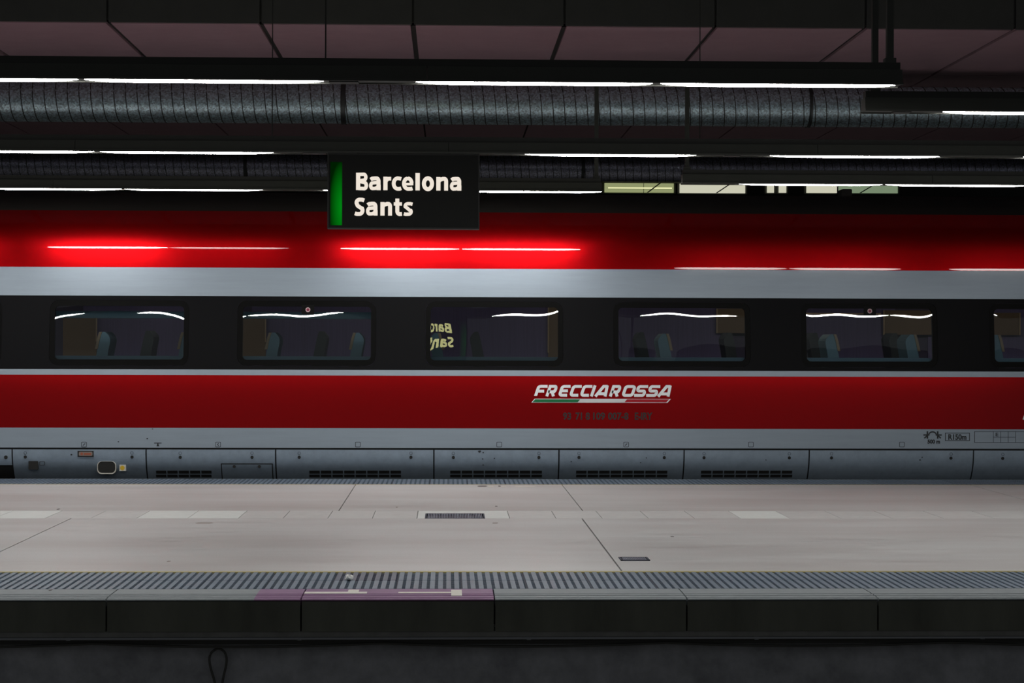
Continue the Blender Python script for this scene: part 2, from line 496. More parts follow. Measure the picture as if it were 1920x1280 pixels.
def glyphs(word, lefts, rights, base, xh, cap, w):
    """bold humanist sans: per letter a list of (centre line, stroke width), y runs down"""
    out = []
    h = w / 2.0; th = w * 0.80; tt = th / 2.0
    top = base - xh; ctop = base - cap
    for ch, l, r in zip(word, lefts, rights):
        m = (l + r) / 2.0
        if ch == 'B':
            zm = base - cap * 0.53
            k = [([(l + h, ctop), (l + h, base)], w),
                 ([(l + h, ctop + tt)] + arc(r - h - 26, (ctop + zm) / 2 + 4, 24, (zm - ctop) / 2 - tt + 6, 90, -90) + [(l + h, zm + 2)], th),
                 ([(l + h, zm)] + arc(r - h - 20, (base + zm) / 2, 24, (base - zm) / 2 - tt + 2, 90, -90) + [(l + h, base - tt)], th * 1.05)]
        elif ch == 'a':
            k = [([(l + 16, top + 34), (l + 34, top + 22), (m, top + 19)] + arc(r - h - 22, top + 19 + 34, 22, 34, 80, 0, 8) + [(r - h, base)], th * 1.15),
                 ([(r - h, base - 60), (r - h, base)], w),
                 ([(r - h, base - 86), (m + 2, base - 84)] + arc(l + h + 14, base - 50, 20, 32, 110, 260, 10) + [(m + 4, base - 20), (r - h, base - 38)], th * 1.0)]
        elif ch == 'r':
            k = [([(l + h, top), (l + h, base)], w), ([(l + h, top + 62), (l + h + 14, top + 34), (l + h + 36, top + 22), (r, top + 22)], th * 1.1)]
        elif ch == 'c':
            k = [([(r - 2, top + 24), (r - 20, top + 19)] + arc(m + 14, base - xh / 2, m + 14 - l - h, xh / 2 - tt + 2, 90, 270, 18) + [(r - 18, base - 17), (r - 2, base - 23)], w * 0.88)]
        elif ch == 'e':
            k = [([(l + h, base - xh / 2 + 6), (r - 14, base - xh / 2 + 6)], th * 0.72),
                 ([(r - h + 4, base - xh / 2 + 18), (r - h + 4, base - xh / 2 - 6)] + arc(m + 2, base - xh / 2 - 4, m - l - h + 4, xh / 2 - tt - 2, 12, 90, 8) + arc(m + 6, base - xh / 2, m + 6 - l - h, xh / 2 - tt + 2, 92, 268, 18) + [(r - 22, base - 18), (r - 8, base - 23)], w * 0.88)]
        elif ch == 'l':
            k = [([(m, ctop), (m, base)], r - l)]
        elif ch == 'o':
            k = [(arc(m, base - xh / 2, (r - l) / 2 - h, xh / 2 - tt + 4, 0, 360, 28), w * 0.95)]
        elif ch == 'n':
            k = [([(l + h, top), (l + h, base)], w), ([(l + h, top + 58), (l + h + 14, top + 32), (m + 8, top + 20)] + arc(r - h - 20, top + 20 + 30, 20, 30, 80, 0, 8) + [(r - h, base)], w * 0.93)]
        elif ch == 'S':
            k = [([(r - 4, ctop + 26), (r - 26, ctop + 18)] + arc(m, ctop + 52, m - l - h + 2, 52 - 17, 90, 190, 10)
                  + [(m - 22, base - cap * 0.56), (m + 12, base - cap * 0.44)] + arc(m - 2, base - 58, r - h - m + 2, 58 - 17, 30, -90, 12) + [(l + 24, base - 17), (l + 3, base - 24)], w * 0.92)]
        elif ch == 's':
            k = [([(r - 6, top + 23), (r - 28, top + 17)] + arc(m - 4, top + 45, m - l - h, 28, 90, 190, 8)
                  + [(m - 8, base - xh * 0.54), (m + 12, base - xh * 0.42)] + arc(m + 2, base - 45, r - h - m, 28, 30, -90, 10) + [(l + 24, base - 16), (l + 4, base - 22)], w * 0.80)]
        elif ch == 't':
            x = l + 42
            k = [([(x, base - xh - 40), (x, base - 52)] + arc(x + 30, base - 50, 30, 33, 180, 262, 8) + [(r, base - 20)], w * 0.93), ([(l + 2, top + 20), (r, top + 20)], th)]
        out.append(k)
    return out

def square_glyphs(word, lefts, widths, base, cap, sl, w, t):
    """wide slanted capitals with clipped, rounded corners"""
    out = []
    top = base - cap; mid = base - cap * 0.5
    def S_(p): return [(x + (base - y) * sl, y) for x, y in p]
    for ch, l, wd in zip(word, lefts, widths):
        r = l + wd; h = w / 2.0; q = t / 2.0; c = 24
        if ch == 'F': k = [([(l + h, base), (l + h, top + c + q)] + arc(l + h + c, top + q + c, c, c, 180, 90, 5) + [(r, top + q)], None), ([(l + h, mid + 4), (r - 22, mid + 4)], None)]
        elif ch == 'R': k = [([(l + h, base), (l + h, top + q), (r - h - 20, top + q)] + arc(r - h - 16, (top + q + mid + 12) / 2, 16, (mid + 12 - top - q) / 2, 90, -90, 8) + [(l + h, mid + 12)], None), ([(r - h - 34, mid + 10), (r - h + 2, base)], None)]
        elif ch == 'E': k = [([(r, top + q), (l + h + c, top + q)] + arc(l + h + c, top + q + c, c, c, 90, 180, 5) + arc(l + h + c, base - q - c, c, c, 180, 270, 5) + [(r - 6, base - q)], None), ([(l + h, mid), (r - 14, mid)], None)]
        elif ch == 'C': k = [([(r, top + q), (l + h + c, top + q)] + arc(l + h + c, top + q + c, c, c, 90, 180, 5) + arc(l + h + c, base - q - c, c, c, 180, 270, 5) + [(r - 6, base - q)], None)]
        elif ch == 'I': k = [([(l + h, base), (l + h, top)], None)]
        elif ch == 'A': k = [([(l + 20, base), (l + wd * 0.78 - 44, top + 12), (l + wd * 0.80, top + 12)], None), ([(r - h + 4 - 22, top), (r - h, base)], None), ([(l + wd * .3, base - 32), (r - h, base - 32)], None)]
        elif ch == 'O':
            p = arc(r - h - c, top + q + c, c, c, 0, 90, 5) + arc(l + h + c, top + q + c, c, c, 90, 180, 5) + arc(l + h + c, base - q - c, c, c, 180, 270, 5) + arc(r - h - c, base - q - c, c, c, 270, 360, 5)
            k = [(p + [p[0]], None)]
        elif ch == 'S':
            k = [([(r, top + q), (l + h + 16, top + q)] + arc(l + h + 16, (top + q + mid) / 2, 18, (mid - top - q) / 2, 90, 270, 8) + [(r - h - 18, mid)] + arc(r - h - 16, (base - q + mid) / 2, 18, (base - q - mid) / 2, 90, -90, 8) + [(l, base - q)], None)]
        out.append([(S_(p), (w + t) / 2.0) for p, _ in k])
    return out

# =================================================================== STRUCTURE
YF = 12.14           # platform edge towards the camera
YB = 22.60           # platform edge towards the train
XL, XR = -9.0, 9.0   # modelled length of the platform

base = MB().box(XL, XR, YF + 0.32, YB - 0.1, -1.05, -0.05).build('floor', M_joint)
tag(base, 'pale grey island platform in front of the red train', None, None, 'structure')

Yline0, Yline1 = 13.50, 13.55
Ydrain0, Ydrain1 = YZ(850, 971.5, 0), YZ(850, 957.5, 0)
Yb0, Yb1 = 21.72, 21.77
def slabs(y0, y1, xs, m, name, gap=0.008):
    for a, b in zip(xs[:-1], xs[1:]):
        MB().box(a + gap / 2, b - gap / 2, y0, y1, -0.06, 0.0).build(name, m, base)
slabs(Yline1, Ydrain0 - 0.004, [XL, -7.8, -3.3, 1.19, 5.7, XR], M_floor, 'floor_slab', 0.012)
slabs(Ydrain1 + 0.003, Yb0, [XL, -5.5, -1.0, 1.25, 5.75, XR], M_floor, 'floor_slab', 0.010)
# drain channel cover slabs
def fill(a, b, n): return [a + (b - a) * i / n for i in range(n)]
xd = fill(XL, -4.42, 10) + fill(-4.42, -3.53, 2) + fill(-3.53, -2.73, 2) + fill(-2.73, -1.84, 2) + fill(-1.84, -0.27, 4) + [-0.27] + fill(0.55, 2.6, 5) + [2.6] + fill(3.04, XR, 13) + [XR]
grate_x = (-0.20, 0.333)
gy0, gy1 = YZ(850, 971.8, 0), YZ(850, 962.5, 0)
for a, b in zip(xd[:-1], xd[1:]):
    mid = (a + b) / 2
    light = (-4.42 < mid < -3.53) or (-2.73 < mid < -1.84) or (-0.27 < mid < 0.55) or (2.6 < mid < 3.04)
    mm = M_cover_light if light else M_cover
    g = 0.003
    if abs(a + 0.27) < 1e-6:
        # cover with the grate opening
        mb = MB()
        mb.box(a + g, grate_x[0], Ydrain0, Ydrain1, -0.06, 0.0)
        mb.box(grate_x[1], b - g, Ydrain0, Ydrain1, -0.06, 0.0)
        mb.box(grate_x[0], grate_x[1], gy1, Ydrain1, -0.06, 0.0)
        mb.build('cover_slab', mm, base)
    else:
        MB().box(a + g, b - g, Ydrain0, Ydrain1, -0.06, 0.0).build('cover_slab', mm, base)
MB().box(XL, XR, Yline0, Yline1, -0.06, 0.0005).build('yellow_line', M_yellow, base)
MB().box(XL, XR, Yb0, Yb1, -0.06, 0.0005).build('yellow_line', M_yellow, base)

# tactile tiles: raised pale ribs with rows of fine bars in the grooves
def tile_mesh(name, w, d, ridge):
    mb = MB()
    mb.box(0.001, w - 0.001, 0.001, d - 0.001, -0.06, -0.008, 1)
    n = 8; p = w / n
    for i in range(n):
        x = i * p + p * 0.21
        mb.box(x, x + p * 0.58, 0.006, d - 0.006, -0.008, 0.0, 0)
        xa = x + p * 0.58; xb = min(xa + p * 0.42, w - 0.001)
        for j in range(9):
            y = 0.012 + (d - 0.024) * j / 9.0
            mb.box(xa, xb, y, y + d * 0.026, -0.008, -0.0025, 0)
    return mb.mesh(name, [ridge, M_tile_dark])
TW, TD = 0.416, 0.457
tm = tile_mesh('tactile_tile', TW, TD, M_tile)
tmd = tile_mesh('tactile_tile_dark', TW, TD, M_tile_worn)
kx0 = -0.745
for row, y in ((0, Yline0 - TD), (1, Yline0 - 2 * TD)):
    for k in range(-20, 24):
        x = kx0 + k * TW
        if x < XL or x + TW > XR: continue
        inst('tactile_tile', tmd if (row == 0 and k == 0) else tm, (x, y, 0), base)
TD2 = (YB - 0.02 - Yb1) / 2
tm2 = tile_mesh('tactile_tile_back', TW, TD2, M_tile)
for row in (0, 1):
    for k in range(-20, 24):
        x = kx0 + 0.13 + k * TW
        if x < XL or x + TW > XR: continue
        inst('tactile_tile', tm2, (x, Yb1 + row * TD2, 0), base)
MB().box(XL, XR, YB - 0.02, YB, -0.3, 0.0).build('edge_strip', M_coping, base)

# coping stones with grooved nosing, fascia panels below
yc = Yline0 - 2 * TD
prof = [(yc - 0.002, -0.055), (yc - 0.002, 0.0), (YF + 0.20, 0.0), (YF + 0.195, -0.006), (YF + 0.175, -0.006), (YF + 0.17, 0.0), (YF + 0.13, -0.001),
        (YF + 0.125, -0.008), (YF + 0.10, -0.008), (YF + 0.095, -0.001), (YF + 0.05, -0.003), (YF + 0.045, -0.009), (YF + 0.03, -0.009), (YF + 0.025, -0.004),
        (YF + 0.006, -0.006), (YF, -0.012), (YF + 0.004, -0.019), (YF + 0.03, -0.021), (YF + 0.03, -0.055)]
xs = [0.289 + 1.178 * k for k in range(-8, 8)]
xp0 = XU(482, YF + 0.2, 0)
M_fas = M_fascia
for a, b in zip(xs[:-1], xs[1:]):
    cuts = [(a, b, M_coping)]
    if a < xp0 < b: cuts = [(a, xp0, M_coping), (xp0, b, M_purple)]
    elif xp0 < a < 0.28: cuts = [(a, b, M_purple)]
    for (c, d, mm) in cuts:
        MB().prism_x(prof, c + (0.004 if c == a else 0), d - (0.004 if d == b else 0)).build('coping_stone', mm, base)
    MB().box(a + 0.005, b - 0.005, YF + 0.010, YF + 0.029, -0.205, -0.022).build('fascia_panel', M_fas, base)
# white strokes painted on the purple stones
def stroke(u0, u1, v0, v1):
    ya, yb = YZ((u0 + u1) / 2, v1, 0), YZ((u0 + u1) / 2, v0, 0)
    MB().box(XU(u0, (ya + yb) / 2, 0), XU(u1, (ya + yb) / 2, 0), ya, yb, -0.002, 0.0012).build('painted_stroke', M_white_paint, base)
stroke(571, 688, 1109.3, 1112.6); stroke(653, 673, 1105.2, 1109.3); stroke(747, 846, 1109.6, 1111.6); stroke(846, 866, 1105.6, 1116.5)

# wall below the platform and the track bed
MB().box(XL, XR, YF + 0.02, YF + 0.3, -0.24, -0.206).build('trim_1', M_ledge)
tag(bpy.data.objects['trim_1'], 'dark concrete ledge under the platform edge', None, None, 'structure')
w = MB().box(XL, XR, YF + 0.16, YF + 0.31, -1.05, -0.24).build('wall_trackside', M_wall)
tag(w, 'mottled grey concrete wall below the platform edge', None, None, 'structure')
w = MB().box(-22, 22, -6, 60, -1.25, -1.06).build('floor_trackbed', M_struct)
tag(w, 'dark track bed in front of and behind the platform', None, None, 'structure')

w = MB().box(XL - 4, XR + 4, 27.2, 36.5, -1.05, 0.0).build('floor_next_platform', M_cover)
tag(w, 'next platform beyond the train', None, None, 'structure')

# ceiling over the track, bulkhead above the platform
ZC = 4.895; YC = 21.0
ceil = MB().box(-24, 24, YC + 0.05, 60, ZC + 0.03, ZC + 0.3).build('ceiling', M_joint)
tag(ceil, 'low panelled ceiling above the train', None, None, 'structure')
seam0 = -0.38
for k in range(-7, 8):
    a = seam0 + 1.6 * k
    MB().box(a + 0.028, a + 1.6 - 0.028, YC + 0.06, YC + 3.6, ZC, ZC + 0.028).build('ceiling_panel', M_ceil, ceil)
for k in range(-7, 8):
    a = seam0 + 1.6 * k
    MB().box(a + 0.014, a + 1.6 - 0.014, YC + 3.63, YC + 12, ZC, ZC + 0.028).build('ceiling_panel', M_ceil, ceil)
bulk = MB().box(-24, 24, YC + 0.03, YC + 0.25, ZC + 0.03, 6.5).build('wall_bulkhead', M_struct)
tag(bulk, 'dark panelled bulkhead above the ceiling edge', None, None, 'structure')
for k in range(-7, 8):
    a = seam0 + 1.6 * k
    MB().box(a + 0.012, a + 1.6 - 0.012, YC, YC + 0.028, ZC + 0.004, 6.4).build('bulkhead_panel', M_bulk, bulk)
w = MB().box(-24, 24, 6.5, YC + 0.03, 6.5, 6.7).build('ceiling_platform', M_struct)
tag(w, 'dark high ceiling above the platform', None, None, 'structure')
w = MB().box(-26, 26, 60, 60.4, -1.2, 5.2).build('wall_back', M_struct)
tag(w, 'dark far wall behind the train', None, None, 'structure')

# =================================================================== TRAIN
YT = 22.78
prof_lo = [(0.42, -0.32), (0.23, -0.12), (0.12, 0.0), (0.052, 0.10), (0.014, 0.20), (0.0, 0.32), (0.0, 0.45), (0.0, 0.57), (0.004, 0.80), (0.014, 1.05), (0.028, 1.234)]
Z_SK, Z_LB, Z_RB, Z_ST, Z_WB, Z_UB = [P(960, v, YT + q)[1] for v, q in ((841.5, 0), (803, 0), (704.5, .02), (694, .03), (557, .115), (504, .155))]
TUMBLE = math.tan(math.radians(5.8))
y_w0 = 0.028
y_w1 = y_w0 + (Z_WB - Z_ST) * TUMBLE
dz = Z_UB - Z_WB
y_u1 = y_w1 + dz * math.tan(math.radians(6.2))
z0 = Z_UB
TILT = [(0.0, 6.4), (0.05, 6.5), (0.11, 6.85), (0.20, 7.25), (0.25, 7.9), (0.32, 10.0), (0.42, 15.0), (0.52, 22.0), (0.62, 31.0), (0.71, 42.0), (0.78, 54.0), (0.83, 65.0), (0.86, 74.0), (0.88, 80.0)]
def tilt(d):
    for (a, ta), (b, tb) in zip(TILT[:-1], TILT[1:]):
        if d <= b: return ta + (tb - ta) * (d - a) / (b - a)
    return TILT[-1][1]
roof = [(y_u1, z0)]
while roof[-1][1] < z0 + 0.88 - 1e-6:
    d = roof[-1][1] - z0
    st_ = 0.02 if d < 0.7 else 0.01
    roof.append((roof[-1][0] + st_ * math.tan(math.radians(tilt(d + st_ / 2))), z0 + d + st_))
yr_, zr_ = roof[-1]
roof += [(yr_ + (1.45 - yr_) * t, zr_ + 0.062 * (1 - (1 - t) ** 2)) for t in [i / 8.0 for i in range(1, 9)]]
dense_lo = catmull(prof_lo, 6)
dense_ub = catmull([(y_w0, Z_ST), (y_w1, Z_WB), (y_u1, Z_UB), (roof[11])], 8)[8:17]
TABLE = sorted([(z, y) for y, z in dense_lo if z < Z_ST - 1e-4] + [(Z_ST, y_w0), (Z_WB, y_w1)] + [(z, y) for y, z in dense_ub[1:]] + [(z, y) for y, z in roof[1:]])
def yoff(z):
    if z <= TABLE[0][0]: return TABLE[0][1]
    for (a, ya), (b, yb) in zip(TABLE[:-1], TABLE[1:]):
        if a <= z <= b:
            return ya + (yb - ya) * (z - a) / max(b - a, 1e-9)
    return TABLE[-1][1]
def ysurf(z): return YT + yoff(z)
def XT(u, z): return XU(u, ysurf(z), z)
def ZT(u, v):
    y = YT
    for _ in range(4):
        z = P(u, v, y)[1]
        y = ysurf(z)
    return z

TX0, TX1 = -12.5, 12.5
train = thing('train', (0, YT + 1.45, -0.9), 'red and silver high-speed train standing behind the platform', 'train')

def band(name, zs, m, thick=0.03, x0=TX0, x1=TX1, parent=train, proud=0.0, smooth=30):
    prof = [(ysurf(z) - proud, z) for z in zs] + [(ysurf(z) + thick, z) for z in reversed(zs)]
    return MB().prism_x(prof, x0, x1).build(name, m, parent, smooth)
def zlist(a, b, n): return [a + (b - a) * i / n for i in range(n + 1)]

band('lower_band', zlist(Z_SK + 0.010, Z_LB, 6), M_silver)
band('red_band', zlist(Z_LB, Z_RB, 10), M_red)
band('belt_stripe', zlist(Z_RB, Z_ST, 3), M_silver)
band('upper_band', zlist(Z_WB, Z_UB, 8), M_silver)
# roof, over to the far side
ksplit = next(i for i, (y, z) in enumerate(roof) if z > z0 + 0.66)
def shell(pts, far):
    q = [(YT + y, z) for y, z in pts]
    if far: q = [(2 * (YT + 1.45) - y, z) for y, z in q]
    sg = -1 if far else 1
    return q + [(y + sg * 0.05, z - 0.04) for y, z in reversed(q)]
for far in (False, True):
    MB().prism_x(shell(roof[:ksplit + 1], far), TX0, TX1).build('cant_rail', M_red, train, 30)
top = [(YT + y, z) for y, z in roof[ksplit:]]
top = top + [(2 * (YT + 1.45) - y, z) for y, z in reversed(top[:-1])]
MB().prism_x(top + [(y, z - 0.05) for y, z in reversed(top)], TX0, TX1).build('roof_shell', M_roof, train, 30)
# far side, floor and ends of the body
ZFL = 0.30
YFAR = YT + 2.9
MB().box(TX0, TX1, YFAR - 0.16, YFAR - 0.06, -0.3, Z_UB + 0.05).build('far_side', M_silver, train)
MB().box(TX0, TX1, YT + 0.45, YFAR - 0.2, -0.3, ZFL).build('underframe', M_struct, train)
for x in (TX0, TX1 - 0.06):
    MB().box(x, x + 0.06, YT + 0.16, YFAR - 0.2, ZFL, Z_UB + 0.3).build('end_wall', M_struct, train)

# ---- window band with openings
gl = 104.0; gr = 343.5
W_PITCH_U = 351.75
win_c = [223.5 + W_PITCH_U * k for k in range(-2, 8)]
zmid = (Z_ST + Z_WB) / 2
g_top, g_bot = ZT(927, 575.8), ZT(927, 675.6)
f_top, f_bot = ZT(927, 565.0), ZT(927, 687.0)
GW = 1.466 / 2; FW = GW + 0.058
wins = []
for c in win_c:
    x = XU(c, ysurf(zmid), zmid)
    if TX0 + 1 < x < TX1 - 1: wins.append(x)
outer = [(TX0, Z_ST), (TX1, Z_ST), (TX1, Z_WB), (TX0, Z_WB)]
loops = [[Vector((x, z, 0)) for x, z in outer]]
for x in wins:
    loops.append([Vector((px, pz, 0)) for px, pz in rrect(x - FW, x + FW, f_bot, f_top, 0.11, 6)][::-1])
tris = tessellate_polygon(loops)
flat = [p for l in loops for p in l]
mb = MB()
mb.add([(p.x, ysurf(p.y), p.y) for p in flat], [tuple(t) for t in tris])
for l in loops[1:]:
    n = len(l)
    vs = [(p.x, ysurf(p.y), p.y) for p in l] + [(p.x, ysurf(p.y) + 0.05, p.y) for p in l]
    mb.add(vs, [(i, (i + 1) % n, n + (i + 1) % n, n + i) for i in range(n)])
me = bpy.data.meshes.new('window_band')
me.from_pydata([(x, y - wloc(train).y, z - wloc(train).z) for x, y, z in mb.v], [], mb.f)
me.materials.append(M_black)
wb = bpy.data.objects.new('window_band', me); COL.objects.link(wb); wb.parent = train

def pane_mesh(seed):
    # toughened pane, very slightly pillowed: it bends mirrored light strips
    rnd = random.Random(seed)
    ph = [rnd.uniform(0, 6.28) for _ in range(6)]
    nx, nz = 64, 28
    zc = (g_top + g_bot) / 2; h = (g_top - g_bot) / 2 + 0.012; wv = GW + 0.012
    vs = []
    for j in range(nz + 1):
        b = -1 + 2.0 * j / nz
        for i in range(nx + 1):
            a = -1 + 2.0 * i / nx
            pil = -0.0006 * (1 - a ** 6) + 0.0005 * b * b - 0.0042 * max(0.0, -0.55 - b) ** 2
            wob = 0.00035 * math.sin(3.1 * a + ph[0] + 1.3 * b) + 0.00024 * math.sin(6.3 * a + ph[1] - 2.0 * b) + 0.00010 * math.sin(3.0 * b + ph[2] + 1.7 * a)
            wob += 0.0007 * abs(a) ** 9 * math.sin(2.2 * b + ph[3])
            x = a * wv; z = zc + b * h
            vs.append((x, ysurf(z) + 0.004 + pil + wob, z))
    fs = [(j * (nx + 1) + i, j * (nx + 1) + i + 1, (j + 1) * (nx + 1) + i + 1, (j + 1) * (nx + 1) + i) for j in range(nz) for i in range(nx)]
    me = bpy.data.meshes.new('window_pane')
    me.from_pydata(vs, [], fs); me.materials.append(M_glass)
    me.polygons.foreach_set('use_smooth', [True] * len(me.polygons))
    return me
for k, x in enumerate(wins):
    o = rrect(x - FW + 0.002, x + FW - 0.002, f_bot + 0.002, f_top - 0.002, 0.11, 6)
    i = rrect(x - GW, x + GW, g_bot, g_top, 0.05, 6)
    n = len(o)
    vs = [(px, ysurf(pz) + 0.001, pz) for px, pz in o] + [(px, ysurf(pz) + 0.001, pz) for px, pz in i] + [(px, ysurf(pz) + 0.05, pz) for px, pz in i] + [(px, ysurf(pz) + 0.05, pz) for px, pz in o]
    fs = []
    for a in range(n):
        b = (a + 1) % n
        fs += [(a, b, n + b, n + a), (n + a, n + b, 2 * n + b, 2 * n + a), (2 * n + a, 2 * n + b, 3 * n + b, 3 * n + a)]
    fr = MB().add(vs, fs).build('window_frame', M_rubber, train)
    pm = pane_mesh(k + 11)
    pn = inst('window_pane', pm, (x, 0, 0), fr)

# stickers inside two windows
for u, v in ((577.5, 580.5), (1630.5, 583.0)):
    z = ZT(u, v); x = XT(u, z)
    st = MB().prism_y([(x - 0.072, z - 0.052), (x + 0.072, z - 0.052), (x + 0.072, z + 0.058), (x - 0.072, z + 0.058)], ysurf(z) - 0.010, ysurf(z) - 0.008).build('window_sticker', M_sticker, train)
    MB().ring_y(circ(x, z, 0.027, 20), circ(x, z, 0.017, 20), ysurf(z) - 0.013, ysurf(z) - 0.010).build('sticker_ring', M_sticker_ring, st)
    MB().prism_y(circ(x, z, 0.0165, 16), ysurf(z) - 0.012, ysurf(z) - 0.010).build('sticker_dot', M_sticker_red, st)

# ---- skirt panels
sk_u = [-330, -120, 23, 274, 517, 813.5, 1048, 1282.5, 1517, 1825, 2080, 2330]
for k, (a, b) in enumerate(zip(sk_u[:-1], sk_u[1:])):
    z = 0.2
    xa, xb = XT(a, z) + 0.008, XT(b, z) - 0.008
    zs = zlist(-0.3, Z_SK - 0.012, 16)
    pan = band('skirt_panel', zs if b != 23 else zlist(P(10, 872, YT)[1], Z_SK - 0.012, 8), M_skirt, 0.02, xa, xb)
    def bolt(u, v, r=0.018, icon=True):
        z = ZT(u, v); x = XT(u, z)
        MB().prism_y(circ(x, z, r, 14), ysurf(z) - 0.003, ysurf(z) + 0.01).build('bolt_hole', M_dark, pan)
        if icon:
            zi = z + 0.047
            MB().ring_y(circ(x, zi, 0.018, 8), circ(x, zi, 0.0145, 8), ysurf(zi) - 0.002, ysurf(zi) + 0.004).build('pictogram', M_print, pan)
    def vents(u0, u1, n):
        w = (u1 - u0) / n
        for i in range(n):
            for v0, v1 in ((882.0, 887.6), (889.6, 894.6)):
                ua, ub = u0 + i * w + w * 0.05, u0 + (i + 1) * w - w * 0.05
                za, zb = ZT(ua, v1), ZT(ua, v0)
                xa, xb = XT(ua, za), XT(ub, za)
                pr = [(ysurf(za) - 0.003, za), (ysurf(zb) - 0.003, zb), (ysurf(zb) + 0.015, zb), (ysurf(za) + 0.015, za)]
                MB().prism_x(pr, xa, xb).build('vent_slot', M_dark, pan)
    if a == -120: bolt(11, 857, 0.021, False)
    if a == 23:
        bolt(47.5, 856.5); bolt(247.5, 856.5)
        z1, z2 = ZT(60, 864), ZT(60, 879.5)
        MB().prism_y(rrect(XT(53.5, z1), XT(71.5, z1), z2, z1, 0.006, 3), ysurf(z1) - 0.004, ysurf(z2) + 0.02).build('socket_cover', M_dark, pan)
        z1, z2 = ZT(79, 864.5), ZT(79, 872)
        MB().ring_y(rrect(XT(74, z1), XT(84, z1), z2, z1, 0.008, 3), rrect(XT(74.8, z1), XT(83.2, z1), z2 + .005, z1 - .005, 0.006, 3), ysurf(z1) - 0.002, ysurf(z1) + 0.01).build('pictogram', M_print, pan)
        z1, z2 = ZT(160, 845), ZT(160, 856)
        pl = MB().prism_y([(XT(145.5, z1), z2), (XT(175.5, z1), z2), (XT(175.5, z1), z1), (XT(145.5, z1), z1)], ysurf(z1) - 0.004, ysurf(z1) + 0.01).build('data_plate', M_dark, pan)
        pl = MB().prism_y(rrect(XT(148, z1), XT(173.5, z1), z2 + .010, z1 - .010, 0.012, 3), ysurf(z1) - 0.006, ysurf(z1)).build('data_plate', M_plate, pan)
        zc_ = (z1 + z2) / 2
        MB().prism_y(circ(XT(153.5, zc_), zc_, 0.016, 10), ysurf(z1) - 0.008, ysurf(z1)).build('data_plate_mark', M_plate_red, pan)
        MB().box(XT(158, zc_), XT(171, zc_), ysurf(z1) - 0.0075, ysurf(z1), zc_ - .012, zc_ + .010).build('data_plate_mark', M_plate_red, pan)
        z1, z2 = ZT(200, 864.5), ZT(200, 887)
        oo = rrect(XT(182.5, z1), XT(217.5, z1), z2 - .003, z1, 0.05, 6); ii = rrect(XT(183.6, z1), XT(216.4, z1), z2 + .008, z1 - 0.002, 0.048, 6)
        MB().ring_y(oo, ii, ysurf(z1) - 0.006, ysurf(z2)).build('recess_rim', M_white_plate, pan)
        MB().prism_y(ii, ysurf(z1) - 0.002, ysurf(z2)).build('coupling_recess', M_dark, pan)
        z1, z2 = ZT(230, 871), ZT(230, 882.3); zc_ = (z1 + z2) / 2
        MB().box(XT(224, z1), XT(236, z1), ysurf(z1) - 0.004, ysurf(z2) + 0.004, z2, z1).build('marker_plate', M_white_plate, pan)
        MB().prism_y(circ(XT(230, zc_), zc_, 0.026, 18), ysurf(z1) - 0.006, ysurf(z2)).build('marker_dot', M_yellow_dot, pan)
    if a == 274:
        bolt(338, 857); bolt(472.5, 857); vents(292, 398, 5)
        zt = ZT(460, 868.5)
        zs = zlist(-0.1, zt - 0.012, 10)
        xa2, xb2 = XT(414, zt), XT(511.5, zt)
        prf = [(ysurf(q) - 0.003, q) for q in zlist(-0.1, zt, 10)] + [(ysurf(q) + 0.01, q) for q in zlist(zt, -0.1, 10)]
        MB().prism_x(prf, xa2, xb2).build('hatch_gap', M_dark, pan, 30)
        h = MB()
        prf = [(ysurf(q) - 0.008, q) for q in zs] + [(ysurf(q) + 0.0, q) for q in reversed(zs)]
        h.prism_x(prf, xa2 + 0.012, xb2 - 0.012).build('hatch', M_skirt, pan, 30)
        for uu in (439.5, 486.5):
            z = ZT(uu, 874); x = XT(uu, z)
            MB().prism_y(circ(x, z, 0.017, 14), ysurf(z) - 0.022, ysurf(z)).build('bolt_hole', M_dark, pan)
    if a == 517: bolt(561, 857); bolt(770.5, 857); vents(579, 753, 8)
    if a == 813.5: bolt(850, 857.3); bolt(1010.5, 857.3); vents(843, 1017, 8)
    if a == 1048: bolt(1085.5, 857.3); bolt(1245.5, 857.6); vents(1079, 1252, 8)
    if a == 1282.5: bolt(1320, 857.8); bolt(1480, 858); vents(1313, 1486, 8)
    if a == 1517: bolt(1559, 858); bolt(1783, 858.5)
    if a == 1825: bolt(1880, 859)
# dark gap behind the skirt joints
band('joint_backing', zlist(-0.3, Z_SK + 0.02, 16), M_dark, 0.03, proud=-0.022)

# ---- pictograms on the lower band
for u, kind in ((157.5, 1), (409, 2), (671, 0), (936, 0), (1174, 1), (1408, 0), (1691, 0)):
    z = ZT(u, 833); x = XT(u, z)
    pc = MB().ring_y(rrect(x - 0.031, x + 0.031, z - 0.031, z + 0.031, 0.012, 3), rrect(x - 0.026, x + 0.026, z - 0.026, z + 0.026, 0.009, 3), ysurf(z) - 0.002, ysurf(z) + 0.01).build('pictogram', M_print, train)
    if kind == 1:
        MB().prism_y([(x - 0.016, z - 0.012), (x - 0.004, z - 0.012), (x + 0.016, z + 0.010), (x + 0.006, z + 0.012)], ysurf(z) - 0.002, ysurf(z) + 0.01).build('pictogram_mark', M_print, pc)
    if kind == 2:
        MB().prism_y([(x - 0.012, z), (x + 0.004, z - 0.018), (x + 0.008, z - 0.012), (x - 0.002, z), (x + 0.008, z + 0.012), (x + 0.004, z + 0.018)], ysurf(z) - 0.002, ysurf(z) + 0.01).build('pictogram_mark', M_print, pc)
z = ZT(296, 833); x = XT(296, z)
jm = MB()
jm.box(x - 0.042, x + 0.042, ysurf(z) - 0.002, ysurf(z) + 0.01, z + 0.012, z + 0.021)
